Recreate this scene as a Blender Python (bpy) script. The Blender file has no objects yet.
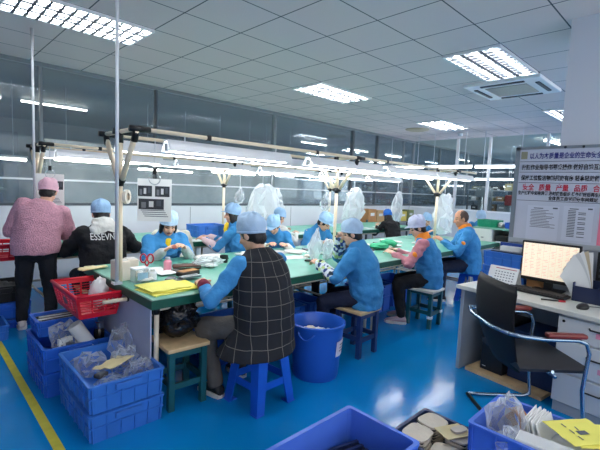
import bpy, bmesh, math, random
from mathutils import Vector as V, Matrix, noise
from mathutils.bvhtree import BVHTree
random.seed(7)
SC = bpy.context.scene
COL = SC.collection
PI = math.pi
def rad(a): return math.radians(a)
def srgb(r, g, b):
    f = lambda c: (c/255/12.92) if c/255 <= .04045 else ((c/255+.055)/1.055)**2.4
    return (f(r), f(g), f(b))
# ------------------------------------------------------------------ materials
def nodes_of(name):
    m = bpy.data.materials.new(name); m.use_nodes = True
    nt = m.node_tree; nt.nodes.clear()
    out = nt.nodes.new('ShaderNodeOutputMaterial')
    return m, nt, out
def pm(name, rgb, rough=.6, metal=0., spec=.5, var=0., vscale=6., bump=0., bscale=30., bdist=.01, emit=0., coat=0.):
    m, nt, out = nodes_of(name); N = nt.nodes.new; L = nt.links.new
    b = N('ShaderNodeBsdfPrincipled'); L(b.outputs[0], out.inputs[0])
    c = srgb(*rgb)
    b.inputs['Base Color'].default_value = (*c, 1); b.inputs['Roughness'].default_value = rough
    b.inputs['Metallic'].default_value = metal; b.inputs['Specular IOR Level'].default_value = spec
    b.inputs['Coat Weight'].default_value = coat
    if emit:
        b.inputs['Emission Color'].default_value = (*c, 1); b.inputs['Emission Strength'].default_value = emit
    if var or bump:
        tc = N('ShaderNodeTexCoord')
    if var:
        n = N('ShaderNodeTexNoise'); n.inputs['Scale'].default_value = vscale; n.inputs['Detail'].default_value = 4
        L(tc.outputs['Object'], n.inputs['Vector'])
        r = N('ShaderNodeMapRange'); r.inputs[1].default_value = .3; r.inputs[2].default_value = .7
        r.inputs[3].default_value = 1-var; r.inputs[4].default_value = 1+var
        L(n.outputs[0], r.inputs[0])
        mx = N('ShaderNodeVectorMath'); mx.operation = 'SCALE'; mx.inputs[0].default_value = c
        L(r.outputs[0], mx.inputs['Scale']); L(mx.outputs[0], b.inputs['Base Color'])
    if bump:
        n2 = N('ShaderNodeTexNoise'); n2.inputs['Scale'].default_value = bscale; n2.inputs['Detail'].default_value = 3
        L(tc.outputs['Object'], n2.inputs['Vector'])
        bp = N('ShaderNodeBump'); bp.inputs['Strength'].default_value = bump; bp.inputs['Distance'].default_value = bdist
        L(n2.outputs[0], bp.inputs['Height']); L(bp.outputs[0], b.inputs['Normal'])
    return m
def emis(name, rgb, s):
    m, nt, out = nodes_of(name)
    e = nt.nodes.new('ShaderNodeEmission'); e.inputs[0].default_value = (*srgb(*rgb), 1); e.inputs[1].default_value = s
    nt.links.new(e.outputs[0], out.inputs[0]); return m
def glassm(name, tint, refl=.5, veil=0.):
    m, nt, out = nodes_of(name); N = nt.nodes.new; L = nt.links.new
    t = N('ShaderNodeBsdfTransparent'); t.inputs[0].default_value = (*tint, 1)
    g = N('ShaderNodeBsdfGlossy'); g.inputs['Roughness'].default_value = .03; g.inputs[0].default_value = (.9, .95, 1, 1)
    lw = N('ShaderNodeLayerWeight'); lw.inputs[0].default_value = .3
    mu = N('ShaderNodeMath'); mu.operation = 'MULTIPLY'; mu.inputs[1].default_value = refl
    L(lw.outputs['Fresnel'], mu.inputs[0])
    mx = N('ShaderNodeMixShader'); L(mu.outputs[0], mx.inputs[0])
    df = N('ShaderNodeBsdfDiffuse'); df.inputs[0].default_value = (.36, .44, .50, 1); m0 = N('ShaderNodeMixShader'); m0.inputs[0].default_value = veil; L(t.outputs[0], m0.inputs[1]); L(df.outputs[0], m0.inputs[2]); L(m0.outputs[0], mx.inputs[1]); L(g.outputs[0], mx.inputs[2])
    L(mx.outputs[0], out.inputs[0]); return m
def bagm(name, lo=.3, hi=.75, rgb=(235, 240, 245), rough=.2):
    m, nt, out = nodes_of(name); N = nt.nodes.new; L = nt.links.new
    t = N('ShaderNodeBsdfTransparent'); p = N('ShaderNodeBsdfPrincipled')
    p.inputs['Base Color'].default_value = (*srgb(*rgb), 1); p.inputs['Roughness'].default_value = rough
    tc = N('ShaderNodeTexCoord'); n = N('ShaderNodeTexNoise'); n.inputs['Scale'].default_value = 11; n.inputs['Detail'].default_value = 3
    L(tc.outputs['Object'], n.inputs['Vector']); lw = N('ShaderNodeLayerWeight'); lw.inputs[0].default_value = .45
    r = N('ShaderNodeMapRange'); r.inputs[1].default_value = .1; r.inputs[2].default_value = .8; r.inputs[3].default_value = lo; r.inputs[4].default_value = hi
    L(lw.outputs['Facing'], r.inputs[0])
    bp = N('ShaderNodeBump'); bp.inputs['Strength'].default_value = .35; bp.inputs['Distance'].default_value = .02
    L(n.outputs[0], bp.inputs['Height']); L(bp.outputs[0], p.inputs['Normal'])
    p.inputs['Transmission Weight'].default_value = 0; tl = N('ShaderNodeBsdfTranslucent'); tl.inputs[0].default_value = (.9, .93, .95, 1)
    m2 = N('ShaderNodeMixShader'); m2.inputs[0].default_value = .4; L(p.outputs[0], m2.inputs[1]); L(tl.outputs[0], m2.inputs[2])
    mx = N('ShaderNodeMixShader'); L(r.outputs[0], mx.inputs[0]); L(t.outputs[0], mx.inputs[1]); L(m2.outputs[0], mx.inputs[2])
    L(mx.outputs[0], out.inputs[0]); return m
def gridm(name, base, line, cell, w, off=(0, 0), axes=(0, 1), rough=.7, coord='pos', emit=0, lines2=None, bump=0):
    """base colour with thin grid lines along two axes (object or world position)."""
    m, nt, out = nodes_of(name); N = nt.nodes.new; L = nt.links.new
    if coord == 'pos':
        g = N('ShaderNodeNewGeometry'); src = g.outputs['Position']
    else:
        g = N('ShaderNodeTexCoord'); src = g.outputs['Object']
    sx = N('ShaderNodeSeparateXYZ'); L(src, sx.inputs[0])
    res = []
    for k in range(2):
        if cell[k] is None: continue
        s = N('ShaderNodeMath'); s.operation = 'SUBTRACT'; L(sx.outputs[axes[k]], s.inputs[0]); s.inputs[1].default_value = off[k]-w/2
        d = N('ShaderNodeMath'); d.operation = 'DIVIDE'; L(s.outputs[0], d.inputs[0]); d.inputs[1].default_value = cell[k]
        f = N('ShaderNodeMath'); f.operation = 'FRACT'; L(d.outputs[0], f.inputs[0])
        c = N('ShaderNodeMath'); c.operation = 'LESS_THAN'; L(f.outputs[0], c.inputs[0]); c.inputs[1].default_value = w/cell[k]
        res.append(c)
    if len(res) == 2:
        mxm = N('ShaderNodeMath'); mxm.operation = 'MAXIMUM'; L(res[0].outputs[0], mxm.inputs[0]); L(res[1].outputs[0], mxm.inputs[1])
    else: mxm = res[0]
    mix = N('ShaderNodeMix'); mix.data_type = 'RGBA'; L(mxm.outputs[0], mix.inputs[0])
    mix.inputs[6].default_value = (*srgb(*base), 1); mix.inputs[7].default_value = (*srgb(*line), 1)
    b = N('ShaderNodeBsdfPrincipled'); b.inputs['Roughness'].default_value = rough
    L(mix.outputs[2], b.inputs['Base Color'])
    if emit:
        L(mix.outputs[2], b.inputs['Emission Color']); b.inputs['Emission Strength'].default_value = emit
    if bump:
        n = N('ShaderNodeTexNoise'); n.inputs['Scale'].default_value = 60
        L(src, n.inputs['Vector'])
        bp = N('ShaderNodeBump'); bp.inputs['Strength'].default_value = bump; bp.inputs['Distance'].default_value = .01
        L(n.outputs[0], bp.inputs['Height']); L(bp.outputs[0], b.inputs['Normal'])
    L(b.outputs[0], out.inputs[0]); return m
# ------------------------------------------------------------------ mesh building
class MB:
    def __init__(s): s.bm = bmesh.new(); s.mats = []
    def mi(s, mat):
        if mat is None: return 0
        if mat not in s.mats: s.mats.append(mat)
        return s.mats.index(mat)
    def box(s, c, d, mat=None, rot=None, bev=0., seg=2):
        r = bmesh.ops.create_cube(s.bm, size=1); vs = r['verts']
        M = Matrix.Translation(V(c)) @ (rot.to_4x4() if rot else Matrix.Identity(4)) @ Matrix.Diagonal((*d, 1))
        bmesh.ops.transform(s.bm, matrix=M, verts=vs)
        fs = {f for v in vs for f in v.link_faces}; k = s.mi(mat)
        for f in fs: f.material_index = k
        if bev:
            es = list({e for v in vs for e in v.link_edges})
            bmesh.ops.bevel(s.bm, geom=es, offset=bev, segments=seg, affect='EDGES', profile=.5, material=-1)
        return s
    def b2(s, lo, hi, mat=None, bev=0.):
        return s.box([(a+b)/2 for a, b in zip(lo, hi)], [abs(b-a) for a, b in zip(lo, hi)], mat, None, bev)
    def loft(s, rings, mat=None, caps=True, closed=True):
        k = s.mi(mat); R = [[s.bm.verts.new(p) for p in r] for r in rings]; n = len(R[0])
        for a, b in zip(R, R[1:]):
            for i in range(n if closed else n-1):
                j = (i+1) % n
                try: s.bm.faces.new((a[i], a[j], b[j], b[i])).material_index = k
                except ValueError: pass
        if caps:
            s.bm.faces.new(R[0][::-1]).material_index = k; s.bm.faces.new(R[-1]).material_index = k
        return s
    def tube(s, path, r, mat=None, seg=8, taper=None):
        path = [V(p) for p in path]; rings = []
        t0 = (path[1]-path[0]).normalized(); n = t0.orthogonal().normalized()
        for i, p in enumerate(path):
            if i == 0: t = t0
            elif i == len(path)-1: t = (path[-1]-path[-2]).normalized()
            else: t = ((path[i+1]-p).normalized()+(p-path[i-1]).normalized()).normalized()
            n = (n-t*n.dot(t)).normalized(); b = t.cross(n)
            rr = r if taper is None else taper[i]
            rings.append([p+(n*math.cos(2*PI*k/seg)+b*math.sin(2*PI*k/seg))*rr for k in range(seg)])
        return s.loft(rings, mat)
    def cap(s, p, q, r0, r1, mat=None, seg=12, h=3):
        p, q = V(p), V(q); d = (q-p)
        t = d.normalized() if d.length > 1e-6 else V((0, 0, 1)); n = t.orthogonal().normalized(); b = t.cross(n); rings = []
        for i in range(h, 0, -1):
            a = PI/2*i/(h+.3); rings.append((p-t*math.sin(a)*r0, math.cos(a)*r0))
        rings += [(p, r0), (q, r1)]
        for i in range(1, h+1):
            a = PI/2*i/(h+.3); rings.append((q+t*math.sin(a)*r1, math.cos(a)*r1))
        return s.loft([[c+(n*math.cos(2*PI*k/seg)+b*math.sin(2*PI*k/seg))*r for k in range(seg)] for c, r in rings], mat)
    def ell(s, c, rd, mat=None, rot=None, u=16, v=10):
        r = bmesh.ops.create_uvsphere(s.bm, u_segments=u, v_segments=v, radius=1); vs = r['verts']
        M = Matrix.Translation(V(c)) @ (rot.to_4x4() if rot else Matrix.Identity(4)) @ Matrix.Diagonal((*rd, 1))
        bmesh.ops.transform(s.bm, matrix=M, verts=vs); k = s.mi(mat)
        for f in {f for w in vs for f in w.link_faces}: f.material_index = k
        return s
    def lathe(s, prof, c=(0, 0, 0), mat=None, seg=24, caps=True):
        c = V(c)
        return s.loft([[c+V((r*math.cos(2*PI*k/seg), r*math.sin(2*PI*k/seg), z)) for k in range(seg)] for r, z in prof], mat, caps)
    def ext(s, pts, z0, z1, mat=None):
        return s.loft([[V((x, y, z0)) for x, y in pts], [V((x, y, z1)) for x, y in pts]], mat)
    def xf(s, M): s.bm.transform(M); return s
    def build(s, name, parent=None, mat=None, smooth=False, loc=(0, 0, 0), rz=0):
        if mat is not None and not s.mats: s.mats = [mat]
        bmesh.ops.recalc_face_normals(s.bm, faces=s.bm.faces)
        me = bpy.data.meshes.new(name); s.bm.to_mesh(me); s.bm.free()
        for m in s.mats: me.materials.append(m)
        if smooth:
            for p in me.polygons: p.use_smooth = True
            if smooth == 'auto':
                try: me.set_sharp_from_angle(angle=rad(40))
                except Exception: pass
        o = bpy.data.objects.new(name, me); COL.objects.link(o)
        o.location = loc; o.rotation_euler = (0, 0, rz)
        if parent: o.parent = parent
        return o
def tag(o, label, cat, group=None):
    o['label'] = label; o['category'] = cat
    if group: o['group'] = group
    return o
def thing(name, label, cat, loc=(0, 0, 0), rz=0, group=None):
    o = bpy.data.objects.new(name, None); COL.objects.link(o); o.location = loc; o.rotation_euler = (0, 0, rz)
    o.empty_display_size = .1
    return tag(o, label, cat, group)
def struct(o): o['kind'] = 'structure'; return o
def dup(root, loc=None, rz=None, label=None, group=None, parent=None):
    r = root.copy(); COL.objects.link(r)
    if parent: r.parent = parent
    if loc is not None: r.location = loc
    if rz is not None: r.rotation_euler = (0, 0, rz)
    if label: r['label'] = label
    if group: r['group'] = group
    for ch in list(root.children): dup(ch, parent=r)
    return r
def ordw(i): return ['first', 'second', 'third', 'fourth', 'fifth', 'sixth', 'seventh', 'eighth'][i]
def remesh(mb, voxel, smooth=3, amp=0., freq=9., seed=0.):
    me = bpy.data.meshes.new('tmp'); bmesh.ops.recalc_face_normals(mb.bm, faces=mb.bm.faces); mb.bm.to_mesh(me); mb.bm.free()
    o = bpy.data.objects.new('tmp', me); COL.objects.link(o)
    r = o.modifiers.new('r', 'REMESH'); r.mode = 'VOXEL'; r.voxel_size = voxel
    if smooth:
        sm = o.modifiers.new('s', 'SMOOTH'); sm.factor = .5; sm.iterations = smooth
    dg = bpy.context.evaluated_depsgraph_get()
    me2 = bpy.data.meshes.new_from_object(o.evaluated_get(dg))
    bpy.data.objects.remove(o); bpy.data.meshes.remove(me); me2.materials.clear()
    if amp:
        nr = [v.normal.copy() for v in me2.vertices]
        for v, n in zip(me2.vertices, nr):
            p = v.co*freq+V((seed, seed*1.7, -seed))
            k = noise.noise(p)+.5*noise.noise(p*2.1)
            k2 = 1-abs(noise.noise(V((p.x*.8, p.y*.8, p.z*1.6))))*2
            v.co += n*amp*(k+.7*k2-.3)
    return me2
def mesh_obj(me, name, mats, parent=None, smooth=True):
    me.name = name
    for m in mats: me.materials.append(m)
    if smooth:
        for p in me.polygons: p.use_smooth = True
    o = bpy.data.objects.new(name, me); COL.objects.link(o)
    if parent: o.parent = parent
    return o
def text_mesh(body, size, mat, name, parent=None, M=None, extr=.0008, bvh=None, off=.004, align='CENTER', bold=0.):
    c = bpy.data.curves.new('txt', 'FONT'); c.body = body; c.size = size; c.extrude = extr; c.align_x = align; c.offset = bold
    o = bpy.data.objects.new('txt', c); COL.objects.link(o)
    bpy.context.view_layer.update()
    dg = bpy.context.evaluated_depsgraph_get(); me = bpy.data.meshes.new_from_object(o.evaluated_get(dg))
    bpy.data.objects.remove(o); bpy.data.curves.remove(c)
    if M is not None: me.transform(M)
    me.materials.clear()
    return mesh_obj(me, name, [mat], parent, smooth=False)
# ------------------------------------------------------------------ people
SKIN = pm('skin', (226, 178, 150), .55, var=.05); SKIN2 = pm('skin_tan', (196, 142, 110), .55, var=.05)
LIPS = pm('lips', (176, 96, 88), .5); EYE = pm('eye_dark', (28, 20, 18), .3); HAIRM = pm('black_hair', (22, 18, 18), .45, bump=.5, bscale=80)
HAIRB = pm('cropped_brown_hair', (74, 56, 46), .7, var=.2, vscale=60, bump=.6, bscale=120)
def fabric(name, rgb, rough=.85, b=.9, bs=13, var=.10): return pm(name, rgb, rough, var=var, vscale=9, bump=b, bscale=bs, bdist=.02)
JBLUE = fabric('blue_workwear', (52, 132, 188)); JBLUE2 = fabric('sky_blue_workwear', (62, 142, 200)); CAPB = fabric('cap_pale_blue', (178, 204, 228), b=.6)
CAPB2 = fabric('cap_light_blue', (158, 194, 228), b=.6); CAPBR = fabric('cap_bright_blue', (40, 110, 200)); CAPL = fabric('cap_lavender', (198, 202, 226))
CAPP = fabric('cap_pink', (240, 190, 206)); PINKF = pm('pink_fleece', (214, 158, 174), .95, var=.16, vscale=70, bump=1., bscale=110, bdist=.015)
BLACKF = fabric('black_cloth', (20, 20, 24)); DKTR = fabric('dark_trousers', (24, 25, 32)); GREYTR = fabric('grey_trousers', (92, 88, 84)); NAVYTR = fabric('navy_trousers', (26, 34, 60))
CREAM = fabric('cream_padded_cloth', (232, 226, 206)); WHITEC = fabric('white_cloth', (232, 230, 222)); LTGREY = fabric('light_grey_cloth', (186, 190, 190)); ORANGE = fabric('orange_cloth', (240, 140, 40))
MAROON = fabric('maroon_cloth', (130, 28, 56)); PINKSL = fabric('dusty_pink_cloth', (196, 128, 138)); PALEPINK = fabric('pale_pink_cloth', (232, 204, 206)); YELLOWC = fabric('yellow_cloth', (232, 196, 40)); GREYAP = fabric('grey_cloth', (110, 114, 118))
SHOEB = pm('black_shoe', (24, 24, 26), .6); SHOEP = pm('pale_pink_shoe', (206, 176, 180), .7); SHOEW = pm('pale_shoe', (214, 205, 200), .7); SOLE = pm('white_sole', (225, 222, 214), .6)
def floralm():
    m, nt, out = nodes_of('floral_sleeve'); N = nt.nodes.new; L = nt.links.new
    b = N('ShaderNodeBsdfPrincipled'); b.inputs['Roughness'].default_value = .8
    tc = N('ShaderNodeTexCoord'); v = N('ShaderNodeTexVoronoi'); v.inputs['Scale'].default_value = 34; L(tc.outputs['Object'], v.inputs['Vector'])
    sp = N('ShaderNodeSeparateColor'); L(v.outputs['Color'], sp.inputs[0])
    cr = N('ShaderNodeValToRGB'); cr.color_ramp.interpolation = 'CONSTANT'; e = cr.color_ramp.elements
    e[0].position = 0; e[0].color = (*srgb(225, 232, 235), 1); e[1].position = .35; e[1].color = (*srgb(60, 84, 140), 1)
    for p, c in ((.55, (200, 216, 150)), (.72, (235, 238, 240)), (.88, (40, 60, 70))):
        x = e.new(p); x.color = (*srgb(*c), 1)
    L(sp.outputs[0], cr.inputs[0]); L(cr.outputs[0], b.inputs['Base Color']); L(b.outputs[0], out.inputs[0]); return m
FLORAL = floralm()
def plaidm():
    m, nt, out = nodes_of('dark_plaid'); N = nt.nodes.new; L = nt.links.new
    b = N('ShaderNodeBsdfPrincipled'); b.inputs['Roughness'].default_value = .9
    tc = N('ShaderNodeTexCoord'); s = N('ShaderNodeSeparateXYZ'); L(tc.outputs['Object'], s.inputs[0])
    at = N('ShaderNodeMath'); at.operation = 'ARCTAN2'; L(s.outputs[0], at.inputs[0])
    ng = N('ShaderNodeMath'); ng.operation = 'SUBTRACT'; ng.inputs[0].default_value = .22; L(s.outputs[1], ng.inputs[1]); L(ng.outputs[0], at.inputs[1])
    mu = N('ShaderNodeMath'); mu.operation = 'MULTIPLY'; mu.inputs[1].default_value = .34; L(at.outputs[0], mu.inputs[0])
    nz = N('ShaderNodeTexNoise'); nz.inputs['Scale'].default_value = 5; L(tc.outputs['Object'], nz.inputs['Vector'])
    prev = None
    for src in (mu.outputs[0], s.outputs[2]):
        ad = N('ShaderNodeMath'); ad.operation = 'MULTIPLY_ADD'; L(nz.outputs[0], ad.inputs[0]); ad.inputs[1].default_value = .03; L(src, ad.inputs[2])
        d = N('ShaderNodeMath'); d.operation = 'DIVIDE'; d.inputs[1].default_value = .092; L(ad.outputs[0], d.inputs[0])
        f = N('ShaderNodeMath'); f.operation = 'FRACT'; L(d.outputs[0], f.inputs[0])
        c = N('ShaderNodeMath'); c.operation = 'LESS_THAN'; c.inputs[1].default_value = .04; L(f.outputs[0], c.inputs[0])
        if prev:
            mxm = N('ShaderNodeMath'); mxm.operation = 'MAXIMUM'; L(prev.outputs[0], mxm.inputs[0]); L(c.outputs[0], mxm.inputs[1]); prev = mxm
        else: prev = c
    mix = N('ShaderNodeMix'); mix.data_type = 'RGBA'; L(prev.outputs[0], mix.inputs[0])
    mix.inputs[6].default_value = (*srgb(27, 29, 36), 1); mix.inputs[7].default_value = (*srgb(112, 110, 104), 1)
    L(mix.outputs[2], b.inputs['Base Color']); L(b.outputs[0], out.inputs[0]); return m
PLAID = plaidm()
def ik(a, t, l1, l2, pole):
    d = t-a; Ln = min(d.length, .995*(l1+l2)); n = d.normalized(); t = a+n*Ln
    x = (l1*l1-l2*l2+Ln*Ln)/(2*Ln); h = math.sqrt(max(l1*l1-x*x, 0)); p = pole-n*pole.dot(n); p.normalize()
    return a+n*x+p*h, t
def hand(mb, w, d, n, side, s, curl=25):
    """palm and five fingers; d along the hand, n out of the palm, side the thumb's direction"""
    d = d.normalized(); n = (n-d*n.dot(d)).normalized(); b = d.cross(n); th = b if b.dot(side) > 0 else -b
    rings = []
    for t, hw, ht in ((-.02, .024, .02), (.0, .027, .019), (.03, .036, .017), (.06, .041, .015), (.085, .04, .012)):
        c = w+d*t*s; rings.append([c+(b*math.cos(2*PI*k/10)*hw+n*math.sin(2*PI*k/10)*ht)*s for k in range(10)])
    mb.loft(rings)
    for i, ln in enumerate((.068, .078, .073, .056)):
        base = w+(d*.078+th*(.0315-.021*i))*s; a1, a2 = rad(curl*(1+.12*i)), rad(curl*2.3)
        f1 = (d*math.cos(a1)+n*math.sin(a1)+th*(.10-.07*i)).normalized(); f2 = (d*math.cos(a2)+n*math.sin(a2)).normalized()
        p1 = base+f1*ln*.55*s; p2 = p1+f2*ln*.5*s
        mb.cap(base, p1, .0092*s, .0086*s, seg=8, h=2); mb.cap(p1, p2, .0086*s, .0072*s, seg=8, h=2)
    t0 = w+(d*.02+th*.026)*s; t1 = t0+(d*.55+th*.75+n*.3).normalized()*.042*s; t2 = t1+(d*.85+th*.2+n*.45).normalized()*.032*s
    mb.cap(t0, t1, .0125*s, .0105*s, seg=8, h=2); mb.cap(t1, t2, .0105*s, .0085*s, seg=8, h=2)
PEOPLE = {}
def person(key, label, x, y, yaw, seat=.45, stand=False, lean=14, side=0, twist=0, hy=0, hp=18, hr=0, hands=None, s=.97,
           jacket=JBLUE, puff=0., sleeve=None, cover=None, cuff=None, collar=None, cap=CAPB, captype='bouffant', hair=True, bald=False, longhair=False, trousers=DKTR, shoes=SHOEB,
           vest=None, hood=None, hem=-.10, tee=None, patch=None, apron=None, knees=None, feet=None, skin=SKIN, curl=25, palms=None, elbow=None, amp=.014, grp=None, shoetag='shoe'):
    hz = (.80*s if stand else seat+.085)
    def sp(h):  # spine frame at height h above the pelvis
        n = 8; p = V((0, 0, hz)); st = h/n
        for i in range(n):
            hh = st*(i+.5); a = rad(lean*max(0, min(1.35, .45+1.6*hh/.5))) if hh > 0 else 0; b = rad(side*max(0, min(1, hh/.3)))
            p = p+V((math.sin(b), math.sin(a), math.cos(a)*math.cos(b)))*st
        hh = h; a = rad(lean*max(0, min(1.35, .45+1.6*hh/.5))) if hh > 0 else 0; b = rad(side*max(0, min(1, hh/.3)))
        U = V((math.sin(b), math.sin(a), math.cos(a)*math.cos(b))).normalized()
        tw = rad(twist*max(0, min(1, h/.45))); R = V((math.cos(tw), math.sin(tw), 0)); R = (R-U*R.dot(U)).normalized(); F = U.cross(R)
        return p, R, F, U
    def ring(h, a, b, dx=0, dy=0, n=20, pw=1.):
        p, R, F, U = sp(h*s); c = p+R*dx*s+F*dy*s
        def q(v): return math.copysign(abs(v)**pw, v)
        return [c+R*q(math.cos(2*PI*k/n))*a*s+F*q(math.sin(2*PI*k/n))*b*s for k in range(n)]
    pS, RS, FS, US = sp(.45*s)
    sh = {i: pS+RS*(.165*s*i)-US*.03*s for i in (-1, 1)}
    pN, RN, FN, UN = sp(.50*s)
    ty, tp, tr = rad(twist*0+hy), rad(hp), rad(hr)
    base_yaw = math.atan2(FS.y, FS.x)-PI/2
    M = Matrix.Rotation(base_yaw+ty, 3, 'Z') @ Matrix.Rotation(-tp, 3, 'X') @ Matrix.Rotation(tr, 3, 'Y')
    R, F, U = M @ V((1, 0, 0)), M @ V((0, 1, 0)), M @ V((0, 0, 1))
    nk = (pN+UN*.0*s); HC = nk+(UN*.6+U*.4).normalized()*.118*s+F*.03*s
    hs = s*.96
    # arms
    if hands is None: hands = [(-.13, .40, .80), (.13, .40, .80)]
    arm = {}
    for i, t in zip((-1, 1), hands):
        pole = V((i*.6, -.5, -.8)) if elbow is None else V((i*elbow[0], elbow[1], elbow[2]))
        e, w = ik(sh[i], V(t), .285*s, .245*s, pole); arm[i] = (e, w)
    # legs
    hip = {i: V((i*.085*s, .0, hz)) for i in (-1, 1)}; leg = {}
    for k, i in enumerate((-1, 1)):
        if stand: ft = V(feet[k]) if feet else V((i*.10, 0, .075)); po = V((i*.1, 1, 0))
        else: ft = V(feet[k]) if feet else V((i*.12, .36, .075)); po = V((i*.35, .8, .8)) if knees is None else V((i*knees[0], knees[1], knees[2]))
        kn, an = ik(hip[i], ft, .385*s, (.36 if stand else .40)*s, po); leg[i] = (kn, an)
    # ---- body
    mb = MB()
    mb.loft([ring(-.07, .13, .09), ring(0, .15, .105), ring(.08, .14, .10), ring(.18, .12, .09), ring(.32, .14, .10), ring(.42, .14, .08), ring(.47, .09, .06), ring(.50, .055, .052)])
    mb.cap(sp(.46*s)[0], HC-U*.05*s-F*.02*s, .054*s, .049*s)
    mb.ell(HC+U*.022*hs-F*.006*hs, (.074*hs, .093*hs, .094*hs), rot=M); mb.ell(HC+F*.022*hs-U*.04*hs, (.06*hs, .068*hs, .082*hs), rot=M)
    mb.ell(HC+F*.05*hs-U*.088*hs, (.03*hs, .034*hs, .026*hs), rot=M)
    mb.cap(HC+F*.088*hs+U*.005*hs, HC+F*.104*hs-U*.03*hs, .009*hs, .0145*hs)
    for i in (-1, 1):
        mb.ell(HC+R*i*.076*hs-U*.012*hs-F*.004*hs, (.011*hs, .02*hs, .031*hs), rot=M)
        mb.ell(HC+R*i*.034*hs+F*.062*hs-U*.03*hs, (.024*hs, .02*hs, .024*hs), rot=M)
        e, w = arm[i]
        mb.cap(sh[i], e, .047*s, .040*s); mb.cap(e, w, .038*s, .026*s)
        pal = V((0, 0, -1)) if palms is None else V(palms[0 if i < 0 else 1])
        dd = (w-e).normalized()*.8+V((0, 0, -.1))
        hand(mb, w+dd.normalized()*.012, dd, pal+V((-i*.35, 0, 0)), V((-i, 0, .2)), s*.98, curl)
        kn, an = leg[i]
        mb.cap(hip[i], kn, .075*s, .055*s); mb.cap(kn, an, .05*s, .036*s); mb.cap(an, an+V((0, .10*s, -.045)), .035*s, .03*s)
    me = remesh(mb, .0068, 2)
    body = mesh_obj(me, 'person', [skin, EYE, LIPS])
    Mi = M.transposed()
    for p in me.polygons:
        c = Mi @ (V(p.center)-HC)/hs
        if abs(c.x) < .024 and abs(c.z+.064) < .009 and c.y > .05: p.material_index = 2
        if abs(abs(c.x)-.031) < .0155 and abs(c.z-.002) < .0058 and c.y > .055: p.material_index = 1
        if abs(abs(c.x)-.032) < .02 and abs(c.z-.026) < .0045 and c.y > .055: p.material_index = 1
    body.location = (x, y, 0); body.rotation_euler = (0, 0, rad(yaw)); tag(body, label, 'person', grp)
    seed = abs(hash(key)) % 97 if False else sum(ord(c) for c in key) % 97
    # ---- trousers and shoes
    mb = MB()
    mb.ell(V((0, -.005, hz-.0)), (.165*s, .125*s, .105*s))
    for i in (-1, 1):
        kn, an = leg[i]; mb.cap(hip[i], kn, .094*s, .073*s); mb.cap(kn, an+(kn-an).normalized()*.025, .070*s, .052*s)
    mesh_obj(remesh(mb, .014, 3, .006, 8, seed), 'trousers', [trousers], body)
    for i in (-1, 1):
        an = leg[i][1]; d = V((i*.12, 1, 0)).normalized(); mb = MB(); z0 = max(an.z-.075, 0)
        def sr(t, hw, zt, zb=0, k=12):
            c = an+d*t; rgt = V((d.y, -d.x, 0)); return [V((c.x, c.y, z0))+rgt*hw*math.cos(2*PI*j/k)+V((0, 0, zb+(zt-zb)*(.5+.5*math.sin(2*PI*j/k)))) for j in range(k)]
        mb.loft([sr(-.065, .02, .05, .02), sr(-.055, .034, .08, .018), sr(-.02, .037, .105, .018), sr(.03, .039, .10, .018), sr(.08, .044, .072, .018), sr(.13, .044, .055, .018), sr(.165, .03, .042, .02), sr(.178, .012, .03, .022)], shoes)
        sh_o = mb.build(shoetag, body, smooth=True); ms = MB()
        ms.loft([[V((v.x, v.y, z0+zz)) for v in [an+d*t+V((d.y, -d.x, 0))*hw for t, hw in ((-.068, 0), (-.06, .03), (-.02, .04), (.05, .044), (.11, .049), (.155, .038), (.182, 0), (.155, -.038), (.11, -.049), (.05, -.044), (-.02, -.04), (-.06, -.03))]] for zz in (.002, .026)], SOLE)
        ms.build('sole', sh_o)
    # ---- jacket
    g = .026+puff; mb = MB()
    rg = [(hem, .175+g*.6, .125+g*.6), (hem*.5, .172+g*.6, .128+g*.6), (.04, .160+g, .118+g), (.16, .147+g, .112+g), (.28, .150+g, .113+g), (.38, .148+g, .10+g*.8), (.44, .12+g, .075+g*.7), (.475, .085+g*.6, .062+g*.5), (.505, .066+g*.3, .06+g*.3)]
    mb.loft([ring(*a) for a in rg])
    def sleeves(mb, extra=0.):
        for i in (-1, 1):
            e, w = arm[i]; mb.cap(sh[i], e, .060*s+puff*.6+extra, .051*s+puff*.6+extra); mb.cap(e, w-(w-e).normalized()*.02, .050*s+puff*.6+extra, .037*s+puff*.4+extra, h=1)
    if sleeve is None: sleeves(mb)
    jme = remesh(mb, .013, 4, amp, 9, seed)
    jk = mesh_obj(jme, 'vest' if vest is None and sleeve is not None else 'jacket', [jacket], body)
    if sleeve is not None:
        mb = MB(); sleeves(mb, -.002); so = mesh_obj(remesh(mb, .012, 3, amp, 11, seed+3), 'sleeves', [sleeve], body)
    if collar is not None:
        mb = MB(); mb.loft([ring(.455, .10+g*.5, .078+g*.5), ring(.485, .082+g*.4, .073+g*.4), ring(.515, .072+g*.3, .07+g*.3), ring(.54, .068, .068)])
        mesh_obj(remesh(mb, .01, 3), 'collar', [collar], body)
    if tee is not None:
        mb = MB(); mb.loft([ring(.37, .02, .04, 0, .085), ring(.42, .04, .05, 0, .066), ring(.48, .05, .05, 0, .035)]); mesh_obj(remesh(mb, .01, 2), 'undershirt', [tee], body)
    if vest is not None:
        g2 = g+.030; mb = MB()
        mb.loft([ring(-.165, .285, .235, -.045, .03), ring(-.08, .245, .20, -.025, .015), ring(0, .19+g2*.6, .145+g2*.5), ring(.12, .165+g2, .125+g2), ring(.28, .155+g2, .118+g2), ring(.38, .168+g2*.7, .105+g2*.8), ring(.445, .140+g2*.7, .08+g2*.7), ring(.48, .085+g2*.6, .066+g2*.5), ring(.51, .07+g2*.3, .062+g2*.3)])
        mesh_obj(remesh(mb, .012, 4, .005, 8, seed), 'vest', [vest], body)
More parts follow.
